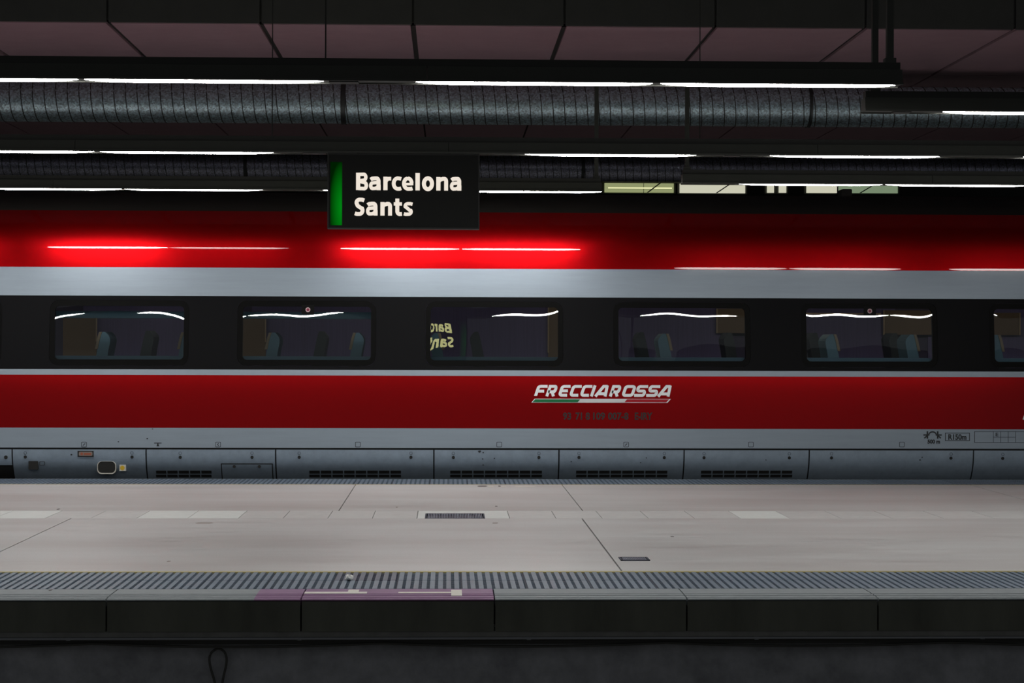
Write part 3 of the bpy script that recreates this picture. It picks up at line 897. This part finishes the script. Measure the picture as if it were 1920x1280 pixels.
jm.prism_y([(x - 0.016, z - 0.02), (x + 0.016, z - 0.02), (x + 0.004, z + 0.014), (x - 0.004, z + 0.014)], ysurf(z) - 0.002, ysurf(z) + 0.01)
jm.build('jacking_mark', M_print, train)

# ---- lettering on the side
def side_text(name, body, u0, u1, v0, v1, m, bold=0.0, shear=0.0, spacing=1.0):
    um = (u0 + u1) / 2
    z1, z0_ = ZT(um, v0), ZT(um, v1)
    zm = (z0_ + z1) / 2
    mb = text_on(MB(), text_shape(body, bold, shear, spacing), XT(u0, zm), XT(u1, zm), z0_, z1, ysurf, 0.003)
    o = mb.build(name, m, train)
    return o
def train_name(u_off, v_off):
    # sheet of 6.4 units per photo pixel with its corner at (980, 700)
    for st in square_glyphs('FRECCIAROSSA', [132, 268, 416, 550, 678, 803, 852, 1030, 1178, 1333, 1478, 1605], [126, 120, 118, 118, 118, 44, 158, 122, 150, 132, 132, 160], 275, 133, 0.34, 42, 27):
        mb = MB()
        for path, wd in st:
            q = []
            for x_, y_ in path:
                v = 700 + y_ / 6.4 + v_off; u = 980 + x_ / 6.4 + u_off
                z = ZT(1127 + u_off, v)
                q.append((XT(u, z), z))
            zc_ = sum(p[1] for p in q) / len(q)
            stroke_y(mb, q, wd / 6.4 / 163.5, ysurf(zc_) + 0.002, -0.006)
        mb.build('letter', M_lettering, train)
train_name(0, 0)
for wd_, ua, ub in (('93', 1055.5, 1071), ('71', 1079, 1091.5), ('8', 1098, 1106), ('109', 1112, 1134.5), ('007-8', 1140, 1178.5), ('E-IRY', 1190, 1223.5)):
    side_text('lettering', wd_, ua, ub, 773.0, 787.0, M_print_faded, 0.038)
def para(name, u0, u1, v0, v1, sl, m, proud, par=train):
    um = (u0 + u1) / 2
    za, zb = ZT(um, v1), ZT(um, v0)
    ys = ysurf(za)
    pts = [(XT(u0, za), za), (XT(u1, za), za), (XT(u1 + sl, zb), zb), (XT(u0 + sl, zb), zb)]
    return MB().prism_y(pts, ys - proud, ys + 0.004).build(name, m, par)
tri = para('tricolour_bar', 996.3, 1251.5, 747.4, 754.7, 6.2, M_lettering, 0.003)
para('bar_red', 1170.5, 1249.3, 748.2, 753.9, 5.2, M_red_stripe, 0.0045, tri)
para('bar_white', 1083.0, 1170.5, 748.0, 754.2, 5.2, M_white_stripe, 0.0045, tri)
para('bar_green', 998.3, 1083.0, 748.2, 753.9, 5.2, M_green_stripe, 0.0045, tri)
# next lettering starts just inside the right edge of the frame
train_name(916, 44)

side_text('lettering', '500 m', 1739, 1762.5, 823.6, 831.5, M_print, 0.05)
side_text('lettering', 'R150m', 1778, 1812, 813.6, 824.4, M_print, 0.035)
def frame(u0, u1, v0, v1, t=1.0, name='print_frame'):
    zb, za = ZT(u0, v0), ZT(u0, v1)
    xa, xb = XT(u0, za), XT(u1, za); q = t / 164.0
    mb = MB().ring_y([(xa, za), (xb, za), (xb, zb), (xa, zb)], [(xa + q, za + q), (xb - q, za + q), (xb - q, zb - q), (xa + q, zb - q)], ysurf(za) - 0.002, ysurf(za) + 0.01)
    return mb.build(name, M_print, train)
frame(1772, 1818.3, 811.0, 826.4, 1.2)
tb = frame(1827, 1990, 808.2, 829.7, 0.8)
za, zb = ZT(1860, 829.7), ZT(1860, 808.2)
for u in (1862.5, 1876.3, 1890.2, 1904.2):
    x = XT(u, za)
    MB().box(x - .002, x + .002, ysurf(za) - .002, ysurf(za) + .01, za, zb).build('table_rule', M_print, tb)
z = ZT(1880, 819.3)
MB().box(XT(1862.5, z), XT(1904.2, z), ysurf(z) - .002, ysurf(z) + .01, z - .002, z + .002).build('table_rule', M_print, tb)
side_text('lettering', 'E', 1866.8, 1871.8, 811.0, 817.5, M_print, 0.01)
# curve-radius pictogram: two starred wheels joined by an arch
z = ZT(1748, 815.5); s = 1 / 164.0
mb = MB()
for sx in (-1, 1):
    x = XT(1748.5 + sx * 9.6, z)
    mb.box(x - .009, x + .009, ysurf(z) - .002, ysurf(z) + .01, z - .040, z + .045)
    xc = x + sx * 0.012
    mb.box(xc - .035, xc + .035, ysurf(z) - .0025, ysurf(z) + .01, z - .006, z + .010)
    mb.prism_y([(x, z + .008), (x, z - .012), (x + sx * .030, z - .040), (x + sx * .042, z - .032)], ysurf(z) - .003, ysurf(z) + .01)
xm = XT(1748.5, z)
arch_o = [(xm + .050 * math.cos(t), z + .004 + .042 * math.sin(t)) for t in [math.pi * i / 10 for i in range(11)]]
arch_i = [(xm + .036 * math.cos(t), z + .004 + .026 * math.sin(t)) for t in [math.pi * i / 10 for i in range(11)]]
mb.prism_y(arch_o + arch_i[::-1], ysurf(z) - .002, ysurf(z) + .01)
mb.build('curve_pictogram', M_print, train)

# ---- small chips and stains on the silver skin
rnd = random.Random(3)
for u, v, q in ((276, 822, 1.6), (286, 804, 1), (222, 828, 1), (134, 852, 1.4), (899, 846, 2.2), (906, 848, 1.2), (905, 860, 1.2), (906, 871.5, 1.3), (927, 859, 1), (1071, 865, 1.2), (1201, 867, 1), (1436, 862, 1), (1729, 857, 1.2), (1725, 862, 1.2), (1212, 858, 1)):
    z = ZT(u, v); x = XT(u, z); r = q / 164.0
    pts = [(x + r * 1.4 * math.cos(t) * rnd.uniform(.6, 1.2), z + r * math.sin(t) * rnd.uniform(.6, 1.2)) for t in [6.283 * i / 7 for i in range(7)]]
    MB().prism_y(pts, ysurf(z) - .0025, ysurf(z) + .01).build('paint_chip', M_print, train)

# ---- interior
YI = YFAR - 0.22
MB().box(TX0 + .1, TX1 - .1, YI, YI + 0.03, ZFL, Z_UB + 0.3).build('interior_lining', M_in_wall, train)
MB().box(TX0 + .1, TX1 - .1, YT + 0.30, YI, Z_UB + 0.02, Z_UB + 0.05).build('interior_ceiling', M_in_wall, train)
MB().box(TX0 + .1, TX1 - .1, YT + 0.46, YI, ZFL, ZFL + 0.02).build('interior_floor', M_seat_dark, train)
zI = 1.7
def XI(u, Y): return XU(u, Y, zI)
def ZI(v, Y, u=960): return P(u, v, Y)[1]
# blinds drawn over the far windows
for x in wins:
    MB().box(x - 0.88, x + 0.88, YI - 0.02, YI - 0.005, 1.1, ZI(572, YI)).build('window_blind', M_in_blind, train)
# brown panels between far windows with a warm edge strip
for u0, u1, v0, v1, side in ((118, 181, 596, 672, 1), (440, 498, 596, 672, 1), (1028, 1062, 576, 690, -1), (1344, 1430, 577, 623, -1), (1657, 1800, 579, 625, -1), (1840, 1912, 583, 625, 1), (-240, -160, 580, 660, 1)):
    Y0 = YI - 0.06
    pn = MB().box(XI(u0, Y0), XI(u1, Y0), Y0, Y0 + 0.04, ZI(v1, Y0), ZI(v0, Y0)).build('partition_panel', M_in_brown, train)
    ue = u1 if side > 0 else u0
    MB().box(XI(ue, Y0) - 0.008, XI(ue, Y0) + 0.008, Y0 - 0.012, Y0, ZI(v1, Y0) + (0.2 if v1 > 640 else 0), ZI(v0, Y0)).build('edge_strip', M_in_trim, pn)
# blue luggage rack in the left part of the car
Yr = YT + 0.75
rk = MB()
rk.box(XI(-420, Yr), XI(752, Yr), Yr, Yr + 0.03, ZI(597, Yr), ZI(586, Yr))
rk.box(XI(-420, Yr), XI(752, Yr), Yr, Yr + 0.35, ZI(597, Yr) - 0.01, ZI(597, Yr))
rk.build('luggage_rack', M_in_rack, train)
Yr2 = YT + 1.9
MB().box(XI(1470, Yr2), XI(1652, Yr2), Yr2, Yr2 + 0.03, ZI(587, Yr2), ZI(584.5, Yr2)).build('luggage_rack', M_in_trim, train)
# window sills
for x in wins:
    MB().box(x - GW, x + GW, YT + 0.13, YT + 0.24, g_bot - 0.02, g_bot + 0.04).build('window_sill', M_in_sill, train)

def seat(u, facing, Y, vtop=625.0, m=M_seat, mh=M_headrest):
    """reclined high-back seat seen from the side; facing -1 looks left"""
    x = XI(u, Y); zt = ZI(vtop, Y)
    d = facing
    sp = catmull([(0.0, 0.0), (-0.015, 0.25), (-0.06, 0.55), (-0.09, 0.72), (-0.075, 0.80)], 4)
    th = [0.16, 0.15, 0.13, 0.12, 0.04]
    thd = catmull([(t,) for t in th], 4)
    z0_ = zt - 0.80
    outl = [(x + d * (p[0] + t[0] * 0.5), z0_ + p[1]) for p, t in zip(sp, thd)] + [(x + d * (p[0] - t[0] * 0.5), z0_ + p[1]) for p, t in reversed(list(zip(sp, thd)))]
    s_ = MB().prism_y(outl, Y, Y + 0.46).build('seat', m, train)
    MB().box(min(x + d * 0.05, x + d * 0.52), max(x + d * 0.05, x + d * 0.52), Y + 0.01, Y + 0.45, z0_ - 0.12, z0_ + 0.02).build('seat_cushion', m, s_)
    MB().box(x - 0.12, x + 0.2, Y + 0.1, Y + 0.36, ZFL + 0.015, z0_ - 0.11).build('seat_base', M_seat_dark, s_)
    if mh:
        hp = [(p, t) for p, t in zip(sp, thd) if p[1] > 0.55]
        o2 = [(x + d * (p[0] + t[0] * 0.5 + 0.028), z0_ + p[1]) for p, t in hp] + [(x + d * (p[0] + t[0] * 0.5 - 0.004), z0_ + p[1]) for p, t in reversed(hp)]
        MB().prism_y(o2, Y - 0.012, Y + 0.47).build('headrest', mh, s_)
for u, fc in ((182, -1), (336, -1), (500, -1), (658, -1), (1258, 1), (1572, 1), (1722, 1), (1880, 1), (40, -1), (830, 1), (1090, 1)):
    seat(u, fc, YT + 0.40, 624.5)
for u, fc in ((265, -1), (420, -1), (590, -1), (905, 1), (1215, 1), (1380, 1), (1540, 1), (1690, 1)):
    seat(u, fc, YT + 1.75, 622, M_seat_dark, None)
# ceiling lamps of the car, dimmed
M_car_lamp = emitter('car_lamp', (1.0, 0.86, 0.7), 4.5)
for x in [TX0 + 1.2 + 2.4 * k for k in range(10)]:
    MB().box(x, x + 1.4, YT + 1.35, YT + 1.5, Z_UB, Z_UB + 0.02).build('interior_lamp', M_car_lamp, train)
# box on the roof
z = P(1585, 360, YT + 1.3)[1]
MB().prism_y(rrect(XU(1577, YT + 1.3, z), XU(1596, YT + 1.3, z), z - 0.1, z + 0.035, 0.015, 3), YT + 1.25, YT + 1.5).build('roof_antenna', M_cable, train, 30)

# =================================================================== DUCTS
def duct(label, Y, zc, r, x0, x1, pitch, m, collars):
    d = thing('ventilation_duct', ((x0 + x1) / 2, Y, zc - r), label, 'duct', 'spiral ventilation ducts')
    n = 40
    mb = MB()
    k = 24
    vs = []; fs = []
    for i in range(k + 1):
        x = x0 + (x1 - x0) * i / k
        for j in range(n):
            a = 2 * math.pi * j / n
            vs.append((x, Y + r * math.cos(a), zc + r * math.sin(a)))
    for i in range(k):
        for j in range(n):
            fs.append((i * n + j, (i + 1) * n + j, (i + 1) * n + (j + 1) % n, i * n + (j + 1) % n))
    mb.add(vs, fs)
    mb.build('duct_body', m, d, 60)
    turns = (x1 - x0) / pitch
    pts = []
    st = 20
    for i in range(int(turns * st) + 1):
        a = 2 * math.pi * i / st
        x = x0 + pitch * i / st
        pts.append((x, Y + (r + 0.001) * math.cos(a), zc + (r + 0.001) * math.sin(a)))
    MB().tube(pts, 0.0065, 5).build('spiral_seam', M_seam, d, 60)
    for x, wd in collars:
        cp = [(x - wd, r + 0.004), (x - wd, r + 0.014), (x - wd * 0.4, r + 0.008), (x + wd * 0.4, r + 0.008), (x + wd, r + 0.014), (x + wd, r + 0.004)]
        vs = []; fs = []
        for i in range(n):
            a = 2 * math.pi * i / n
            for (xx, rr) in cp:
                vs.append((xx, Y + rr * math.cos(a), zc + rr * math.sin(a)))
        q = len(cp)
        for i in range(n):
            i2 = (i + 1) % n
            for j in range(q):
                fs.append((i * q + j, i * q + (j + 1) % q, i2 * q + (j + 1) % q, i2 * q + j))
        MB().add(vs, fs).build('duct_collar', M_seam, d, 40)
        # hanger strap up to the ceiling
        MB().box(x - 0.01, x + 0.01, Y - 0.012, Y + 0.012, zc + r, ZC + 0.02).build('hanger_rod', M_tray_dark, d)
    return d
Y1 = F / 155.0
z1 = P(960, 196, Y1)[1]
duct('fat galvanised spiral duct under the ceiling, the nearer of two', Y1, z1, 0.245, -9, 9, 0.1375, M_duct,
     [(XU(645, Y1, z1), 0.03), (XU(1515, Y1, z1), 0.02), (XU(-300, Y1, z1), 0.03), (XU(2300, Y1, z1), 0.03)])
Y2 = F / 109.0
z2 = P(960, 313, Y2)[1]
duct('thin-looking galvanised spiral duct far behind, seen just above the train roof', Y2, z2, 0.24, -13, 14, 0.1375, M_duct_far,
     [(XU(462, Y2, z2), 0.03), (XU(1092, Y2, z2), 0.03)])

# =================================================================== LIGHT TRUNKING
ZL = 3.17
LL = 1.47
def lamp_mesh():
    # slim lens under the tray, tapering to a point at both ends
    mb = MB(); n = 10; k = 14
    vs = []; fs = []
    for i in range(k + 1):
        t = i / k
        x = -LL / 2 + LL * (0.5 - 0.5 * math.cos(math.pi * t))
        e = min(1.0, (min(x + LL / 2, LL / 2 - x)) / 0.24)
        sx = 0.12 + 0.88 * math.sin(e * math.pi / 2) ** 0.8
        for j in range(n + 1):
            a = math.pi * j / n
            vs.append((x, 0.036 * sx * math.cos(a), -0.0165 * sx * math.sin(a)))
    for i in range(k):
        for j in range(n):
            fs.append((i * (n + 1) + j, (i + 1) * (n + 1) + j, (i + 1) * (n + 1) + j + 1, i * (n + 1) + j + 1))
        fs.append((i * (n + 1), i * (n + 1) + n, (i + 1) * (n + 1) + n, (i + 1) * (n + 1)))
    mb.add(vs, fs)
    return mb.mesh('lamp', M_lamp, smooth=50)
LAMPM = lamp_mesh()
M_lamp_new = emitter('fluorescent_lamp_new', (1.0, 0.985, 0.95), LAMP * 1.9)
M_lamp_old = emitter('fluorescent_lamp_old', (1.0, 0.985, 0.95), LAMP * 0.32)
LAMP_NEW = LAMPM.copy(); LAMP_NEW.materials[0] = M_lamp_new
LAMP_OLD = LAMPM.copy(); LAMP_OLD.materials[0] = M_lamp_old

def trunking(label, Y, x0, x1, lamps, posts, cables, ztop, plates=(), rail=False):
    t = thing('light_trunking', ((x0 + x1) / 2, Y, ZL - 0.03), label, 'light fitting', 'suspended light trunking rows')
    zb = ZL + 0.002
    MB().box(x0 + 0.01, x1 - 0.01, Y - 0.045, Y + 0.045, zb + 0.088, zb + 0.135).build('upper_channel', M_tray_dark, t)
    hp = [(Y - 0.075, zb + 0.004), (Y - 0.062, zb + 0.088), (Y + 0.062, zb + 0.088), (Y + 0.075, zb + 0.004)]
    # housing sections of two lamp lengths
    n = max(1, round((x1 - x0) / 3.0)); L_ = (x1 - x0) / n
    for i in range(n):
        MB().prism_x(hp, x0 + i * L_ + 0.002, x0 + (i + 1) * L_ - 0.002).build('housing', M_tray, t)
    for s in (-1, 1):
        MB().box(x0, x1, Y + s * 0.082 - 0.008, Y + s * 0.082 + 0.008, zb - 0.0085, zb + 0.005).build('lip', M_tray, t)
    MB().box(x0, x1, Y - 0.074, Y + 0.074, zb - 0.001, zb + 0.004).build('tray_floor', M_tray, t)
    for x in lamps:
        x, lm_ = x if isinstance(x, tuple) else (x, LAMPM)
        inst('lamp', lm_, (x, Y, zb - 0.001), t)
    for x, w in plates:
        MB().box(x - w, x + w, Y - 0.05, Y + 0.05, zb - 0.012, zb - 0.001).build('gear_plate', M_tray_dark, t)
    for x in posts:
        p = MB().box(x - 0.021, x + 0.021, Y - 0.021, Y + 0.021, zb + 0.13, ztop).build('post', M_tray, t)
        MB().box(x - 0.034, x + 0.034, Y - 0.034, Y + 0.034, zb + 0.135, zb + 0.165).build('post_foot', M_tray, p)
    for x in cables:
        MB().tube([(x, Y - 0.03, zb + 0.12), (x, Y - 0.03, ztop)], 0.0045, 6).build('cable', M_tray_dark, t)
    if rail:
        MB().box(posts[0] - 2.0, posts[0] + 2.0, Y - 0.03, Y + 0.03, ztop, ztop + 0.05).build('support_rail', M_tray_dark, t)
    return t

def xs_of(us, Y): return [XU(u, Y, ZL) for u in us]
# row over the near edge of the platform
Yr1 = YZ(850, 158.3, ZL - 0.014)
e1 = XU(1688, Yr1, ZL)
l1 = xs_of([383, 1002, 1459], Yr1); l1 = [l1[0], l1[0] - 1.51, l1[1], l1[2], l1[0] - 3.6, l1[0] - 5.1]
trunking('long light row nearest the viewer, hung over the near platform edge', Yr1, -9, e1, l1, [XU(1668, Yr1, ZL)],
         [XU(611, Yr1, ZL), XU(611, Yr1, ZL) - 3.5], 6.48, [(XU(645, Yr1, ZL), 0.09)])
# row that continues it to the right, set back
Yr1b = YZ(1850, 214, ZL - 0.014)
s1b = XU(1618, Yr1b, ZL)
a = XU(1768, Yr1b, ZL) + LL / 2
trunking('light row starting at the right edge, set back behind the nearest row', Yr1b, s1b, 9.5, [a, a + 1.51, a + 3.6], [XU(1640, Yr1b, ZL)], [a + 2.9], 6.48,
         [(XU(1690, Yr1b, ZL), 0.06)])
# middle row carrying the name sign
Yr2_ = YZ(850, 291.0, ZL - 0.014)
l2 = xs_of([350, 1145, 1603], Yr2_)
l2 = [l2[0], l2[0] - 1.52, l2[1], l2[2], l2[0] - 3.7, l2[0] - 5.2, l2[2] + 2.2, l2[2] + 3.7]
trunking('light row along the middle of the platform that carries the name sign', Yr2_, -9.5, 9.5, l2, [], [XU(511, Yr2_, ZL), XU(1311, Yr2_, ZL), XU(1311, Yr2_, ZL) + 3.7], 6.48,
         [(XU(590, Yr2_, ZL), 0.10), (XU(1372, Yr2_, ZL), 0.07)])
# rows beside the train
Yr3 = YZ(400, 357.5, ZL - 0.014)
e3 = XU(1128, Yr3, ZL)
l3 = [XU(u, Yr3, ZL) for u in (98, 363, 735, 1000)]
l3 = [(l3[0], LAMP_NEW), (l3[1], LAMP_OLD), (l3[2], LAMP_NEW), (l3[3], LAMP_NEW), l3[0] - 2.1, l3[0] - 3.6, l3[0] - 5.1]
trunking('light row close to the train on the left, behind the sign', Yr3, -10, e3, l3, [XU(1118, Yr3, ZL)], [], 4.30, rail=True)
Yr3b = YZ(1650, 348.5, ZL - 0.014)
s3 = XU(1278, Yr3b, ZL)
b_ = XU(1520, Yr3b, ZL)
trunking('light row close to the train on the right, starting above the lettering', Yr3b, s3, 10, [(b_, LAMP_OLD), (b_ + 1.5, LAMP_OLD), (b_ + 3.6, LAMP_OLD), (b_ + 5.1, LAMP_OLD)], [XU(1288, Yr3b, ZL)], [], 4.30, rail=True)

# =================================================================== NAME SIGN
Ys = Yr2_ - 0.07
xa, zt = P(614, 294.5, Ys); xb, zb = P(899, 429.5, Ys)
zt = ZL - 0.008
sd = 0.14
sign = thing('station_sign', ((xa + xb) / 2, Ys + sd / 2, zb), 'black hanging station sign reading Barcelona Sants with a green bar', 'sign')
MB().box(xa + 0.012, xb - 0.012, Ys + 0.006, Ys + sd - 0.006, zb + 0.012, zt - 0.002).build('sign_case', M_sign, sign)
fo = [(xa, zb), (xb, zb), (xb, zt), (xa, zt)]; fi = [(xa + .012, zb + .012), (xb - .012, zb + .012), (xb - .012, zt - .012), (xa + .012, zt - .012)]
MB().ring_y(fo, fi, Ys, Ys + sd).build('sign_frame', M_sign_edge, sign)
for q in (0.2, 0.8):
    xq = xa + (xb - xa) * q
    MB().box(xq - .015, xq + .015, Ys + sd / 2 - .015, Ys + sd / 2 + .015, zt - .005, ZL).build('sign_bracket', M_sign_edge, sign)
def rect(u0, u1, v0, v1):
    (x0, z1_), (x1, z0_) = P(u0, v0, Ys), P(u1, v1, Ys)
    return x0, x1, z0_, z1_
def sign_words(back):
    # drawn on a sheet of six units per photo pixel with its corner at (600, 280)
    kx = lambda X_: P(600 + X_ / 6.0, 365, Ys)[0]
    kz = lambda Y_: P(757, 280 + Y_ / 6.0, Ys)[1]
    yy = (Ys + sd - 0.004) if back else (Ys + 0.004)
    for name, gl_ in (('Barcelona', glyphs('Barcelona', [405, 553, 712, 805, 920, 1073, 1145, 1308, 1463], [540, 682, 800, 915, 1048, 1122, 1283, 1442, 1590], 460, 152, 195, 47)),
                      ('Sants', glyphs('Sants', [390, 520, 680, 828, 940], [502, 648, 812, 922, 1047], 745, 152, 195, 47))):
        for st in gl_:
            mb = MB()
            for path, wd in st:
                q = [((2 * cx - kx(x_)) if back else kx(x_), kz(y_)) for x_, y_ in path]
                stroke_y(mb, q, wd / 6.0 / 218.5, yy, 0.002 if back else -0.002)
            mb.build('letter', M_sign_text_back if back else M_sign_text, sign)
sign_words(False)
g = rect(619.5, 641, 303.5, 422)
MB().box(g[0], g[1], Ys + 0.0025, Ys + 0.006, g[2], g[3]).build('green_bar', M_green_bar, sign)
# the same face on the back, letters boosted and yellowed for the window reflection
cx = (xa + xb) / 2
mir = lambda r: (2 * cx - r[1], 2 * cx - r[0], r[2], r[3])
sign_words(True)
gm = mir(g)
MB().box(gm[0], gm[1], Ys + sd - 0.006, Ys + sd - 0.0025, gm[2], gm[3]).build('green_bar', M_green_bar, sign)

# =================================================================== FAR LIT CEILING BEYOND THE TRAIN
YFL = 42.0
def far_panel(u0, u1, v0, v1, m, tube, label, seams=(), brace=None):
    um = (u0 + u1) / 2
    (x0, zt_), (x1, zb_) = P(u0, v0, YFL), P(u1, v1, YFL)
    t = thing('ceiling_light', ((x0 + x1) / 2, YFL, zb_), label, 'ceiling light', 'lit ceiling panels beyond the train')
    cuts = [x0] + [XU(q, YFL, zb_) for q in seams] + [x1]
    for a, b in zip(cuts[:-1], cuts[1:]):
        MB().box(a + 0.008, b - 0.008, YFL, YFL + 0.05, zb_, zt_).build('diffuser', m, t)
    MB().box(x0 - 0.04, x1 + 0.04, YFL + 0.052, YFL + 0.4, zb_ - 0.02, zt_ + 0.02).build('light_box', M_tray, t)
    if tube:
        zm_ = P(um, 352.4, YFL)[1]
        MB().box(x0 + 0.08, x1 - 0.05, YFL - 0.03, YFL, zm_ - 0.012, zm_ + 0.012).build('tube', M_far_tube, t)
    if brace:
        (xa_, za_), (xb_, zb2) = P(brace[0], v0, YFL), P(brace[1], v1, YFL)
        MB().prism_y([(xa_ - .02, za_), (xa_ + .02, za_), (xb_ + .02, zb2), (xb_ - .02, zb2)], YFL - 0.07, YFL - 0.04).build('brace', M_tray_dark, t)
far_panel(1133, 1264, 343, 361, M_far_lamp, True, 'yellow-green ceiling light above the train roof, leftmost of the far lights', (1207,), (1238, 1214))
far_panel(1274, 1398, 344, 362, M_far_lamp_white, False, 'pale yellow ceiling light above the train roof, second from left', (), (1370, 1343))
far_panel(1438, 1452, 344, 361, M_far_lamp_white, False, 'tiny pale ceiling light, left of the two small ones above the roof')
far_panel(1460, 1475, 344, 361, M_far_lamp_white, False, 'tiny pale ceiling light, right of the two small ones above the roof')
far_panel(1512, 1570, 344, 361.5, M_far_lamp_white, False, 'whitish ceiling light directly left of the box on the roof')
far_panel(1572, 1684, 344, 362, M_far_lamp_green, False, 'pale green ceiling light above the roof, rightmost of the far lights', (), (1642, 1612))

# =================================================================== TRACKSIDE PIPES AND CABLES
c = thing('conduit', (0, YF + 0.035, -0.262), 'thin grey conduit running along the wall under the platform ledge', 'pipe')
MB().tube([(XL, YF + 0.035, -0.2505), (XR, YF + 0.035, -0.2505)], 0.009, 10).build('conduit_pipe', M_conduit, c, 40)
for k in range(-6, 7):
    x = 0.5 + k * 1.4
    MB().box(x - 0.012, x + 0.012, YF + 0.030, YF + 0.158, -0.262, -0.241).build('clip', M_conduit, c)
tr = MB().prism_x([(YF + 0.10, -0.266), (YF + 0.158, -0.266), (YF + 0.158, -0.300), (YF + 0.10, -0.296)], XL, XR).build('cable_tray', M_cable)
tag(tr, 'narrow black cable tray fixed along the trackside wall', 'cable tray')
pts = []
for i in range(241):
    x = XL + (XR - XL) * i / 240
    ph = (x + 2.15) % 1.75 / 1.75
    pts.append((x, YF + 0.088, -0.288 - 0.022 * 4 * ph * (1 - ph)))
cb = MB().tube(pts, 0.008, 7).build('cable', M_cable, None, 60)
tag(cb, 'black cable sagging between clips along the trackside wall', 'cable')
def W2(u, v): 
    x, z = P(u, v, YF + 0.12); return (x, YF + 0.12, z)
lp = catmull([W2(415.5, 1290), W2(419, 1268), W2(424, 1247), W2(424.5, 1232), W2(420, 1221), W2(412, 1216), W2(404, 1217), W2(396, 1224), W2(392.5, 1235), W2(395, 1252), W2(401, 1272), W2(405, 1290), W2(410, 1302), W2(415.5, 1290)], 5)
l_ = MB().tube(lp, 0.0075, 8).build('cable_loop', M_cable, None, 60)
tag(l_, 'black loop of cable hanging on the grey wall below the platform', 'cable')

# =================================================================== DRAIN GRATES AND LITTER
def grate(x0, x1, y0, y1, n, label, d=0.02):
    t = thing('drain_grate', ((x0 + x1) / 2, (y0 + y1) / 2, -0.03), label, 'grate')
    MB().box(x0, x1, y0, y1, -d * 2.4, -d).build('grate_pit', M_dark, t)
    mb = MB()
    mb.box(x0, x1, y0, y0 + 0.02, -d, 0.002); mb.box(x0, x1, y1 - 0.02, y1, -d, 0.002)
    mb.box(x0, x0 + 0.012, y0, y1, -d, 0.002); mb.box(x1 - 0.012, x1, y0, y1, -d, 0.002)
    mb.build('grate_frame', M_tile_dark, t)
    mb = MB()
    for i in range(n):
        x = x0 + 0.02 + (x1 - x0 - 0.04) * (i + 0.25) / n
        mb.box(x, x + (x1 - x0) / n * 0.5, y0 + 0.02, y1 - 0.02, -d, 0.001)
    mb.build('grate_bars', M_grate, t)
    return t
M_grate = mat('grate_steel', (0.16, 0.18, 0.24), 0.45, metal=0.5)
grate(grate_x[0], grate_x[1], gy0, gy1, 34, 'large dark slotted drain grate set in the pale cover strip')
ga, gb = YZ(1190, 1051, 0), YZ(1190, 1045, 0)
grate(XU(1164, ga, 0), XU(1219, ga, 0), ga, gb, 14, 'small narrow drain grate near the tactile strip', 0.003)
bpy.data.objects['drain_grate.001'].location.z += 0.0035
x, y = XU(654.5, YZ(654, 1087, 0), 0), YZ(654, 1087, 0)
mb = MB()
bm = bmesh.new(); bmesh.ops.create_icosphere(bm, subdivisions=2, radius=0.027)
rn = random.Random(5)
for v_ in bm.verts:
    v_.co *= rn.uniform(0.75, 1.2); v_.co.z *= 0.75
mb.add([(v_.co.x + x, v_.co.y + y, v_.co.z + 0.017) for v_ in bm.verts], [tuple(q.index for q in f.verts) for f in bm.faces]); bm.free()
tag(mb.build('paper_scrap', M_paper, None, loc=(x, y, 0)), 'crumpled scrap of white paper lying on the tactile tiles', 'litter')

# scuffs and dropped scraps on the platform floor
def floor_mark(u0, u1, v0, v1, m):
    ya, yb = YZ((u0 + u1) / 2, v1, 0), YZ((u0 + u1) / 2, v0, 0)
    ym = (ya + yb) / 2
    xa_, xb_ = XU(u0, ym, 0), XU(u1, ym, 0)
    d = (xb_ - xa_) * 0.12
    vs = [(xa_, ym, 0), (xa_ + d, ya, 0), (xb_ - d * 1.6, ya, 0), (xb_, ym, 0), (xb_ - d, yb, 0), (xa_ + d * 1.3, yb, 0)]
    mb = MB().add([(a, b, 0.0012) for a, b, _ in vs] + [(a, b, -0.001) for a, b, _ in vs],
                  [tuple(range(6)), tuple(range(11, 5, -1))] + [(i, (i + 1) % 6, 6 + (i + 1) % 6, 6 + i) for i in range(6)])
    mb.build('scuff_mark', m, base)
M_scuff = mat('scuff_dark', (0.10, 0.085, 0.08), 0.7)
M_scuff_soft = mat('scuff_soft', (0.27, 0.23, 0.21), 0.6)
floor_mark(895, 914, 910.2, 912.2, M_scuff); floor_mark(934, 939, 910.2, 912, M_scuff); floor_mark(915, 926, 911, 912.4, M_white_paint)
floor_mark(940, 949, 911, 912.6, M_white_paint); floor_mark(963, 1005, 911.2, 912.4, M_white_paint)
floor_mark(366, 400, 979.6, 981.2, M_scuff_soft); floor_mark(1257, 1264, 1005, 1006.4, M_scuff); floor_mark(107, 112, 953.5, 955, M_scuff)
floor_mark(313, 320, 1051, 1053, M_scuff_soft); floor_mark(928, 933, 948, 949.4, M_scuff); floor_mark(742, 746, 950, 951.3, M_scuff_soft)
floor_mark(923, 934, 979.5, 981, M_scuff_soft); floor_mark(92, 98, 1105, 1107, M_scuff)
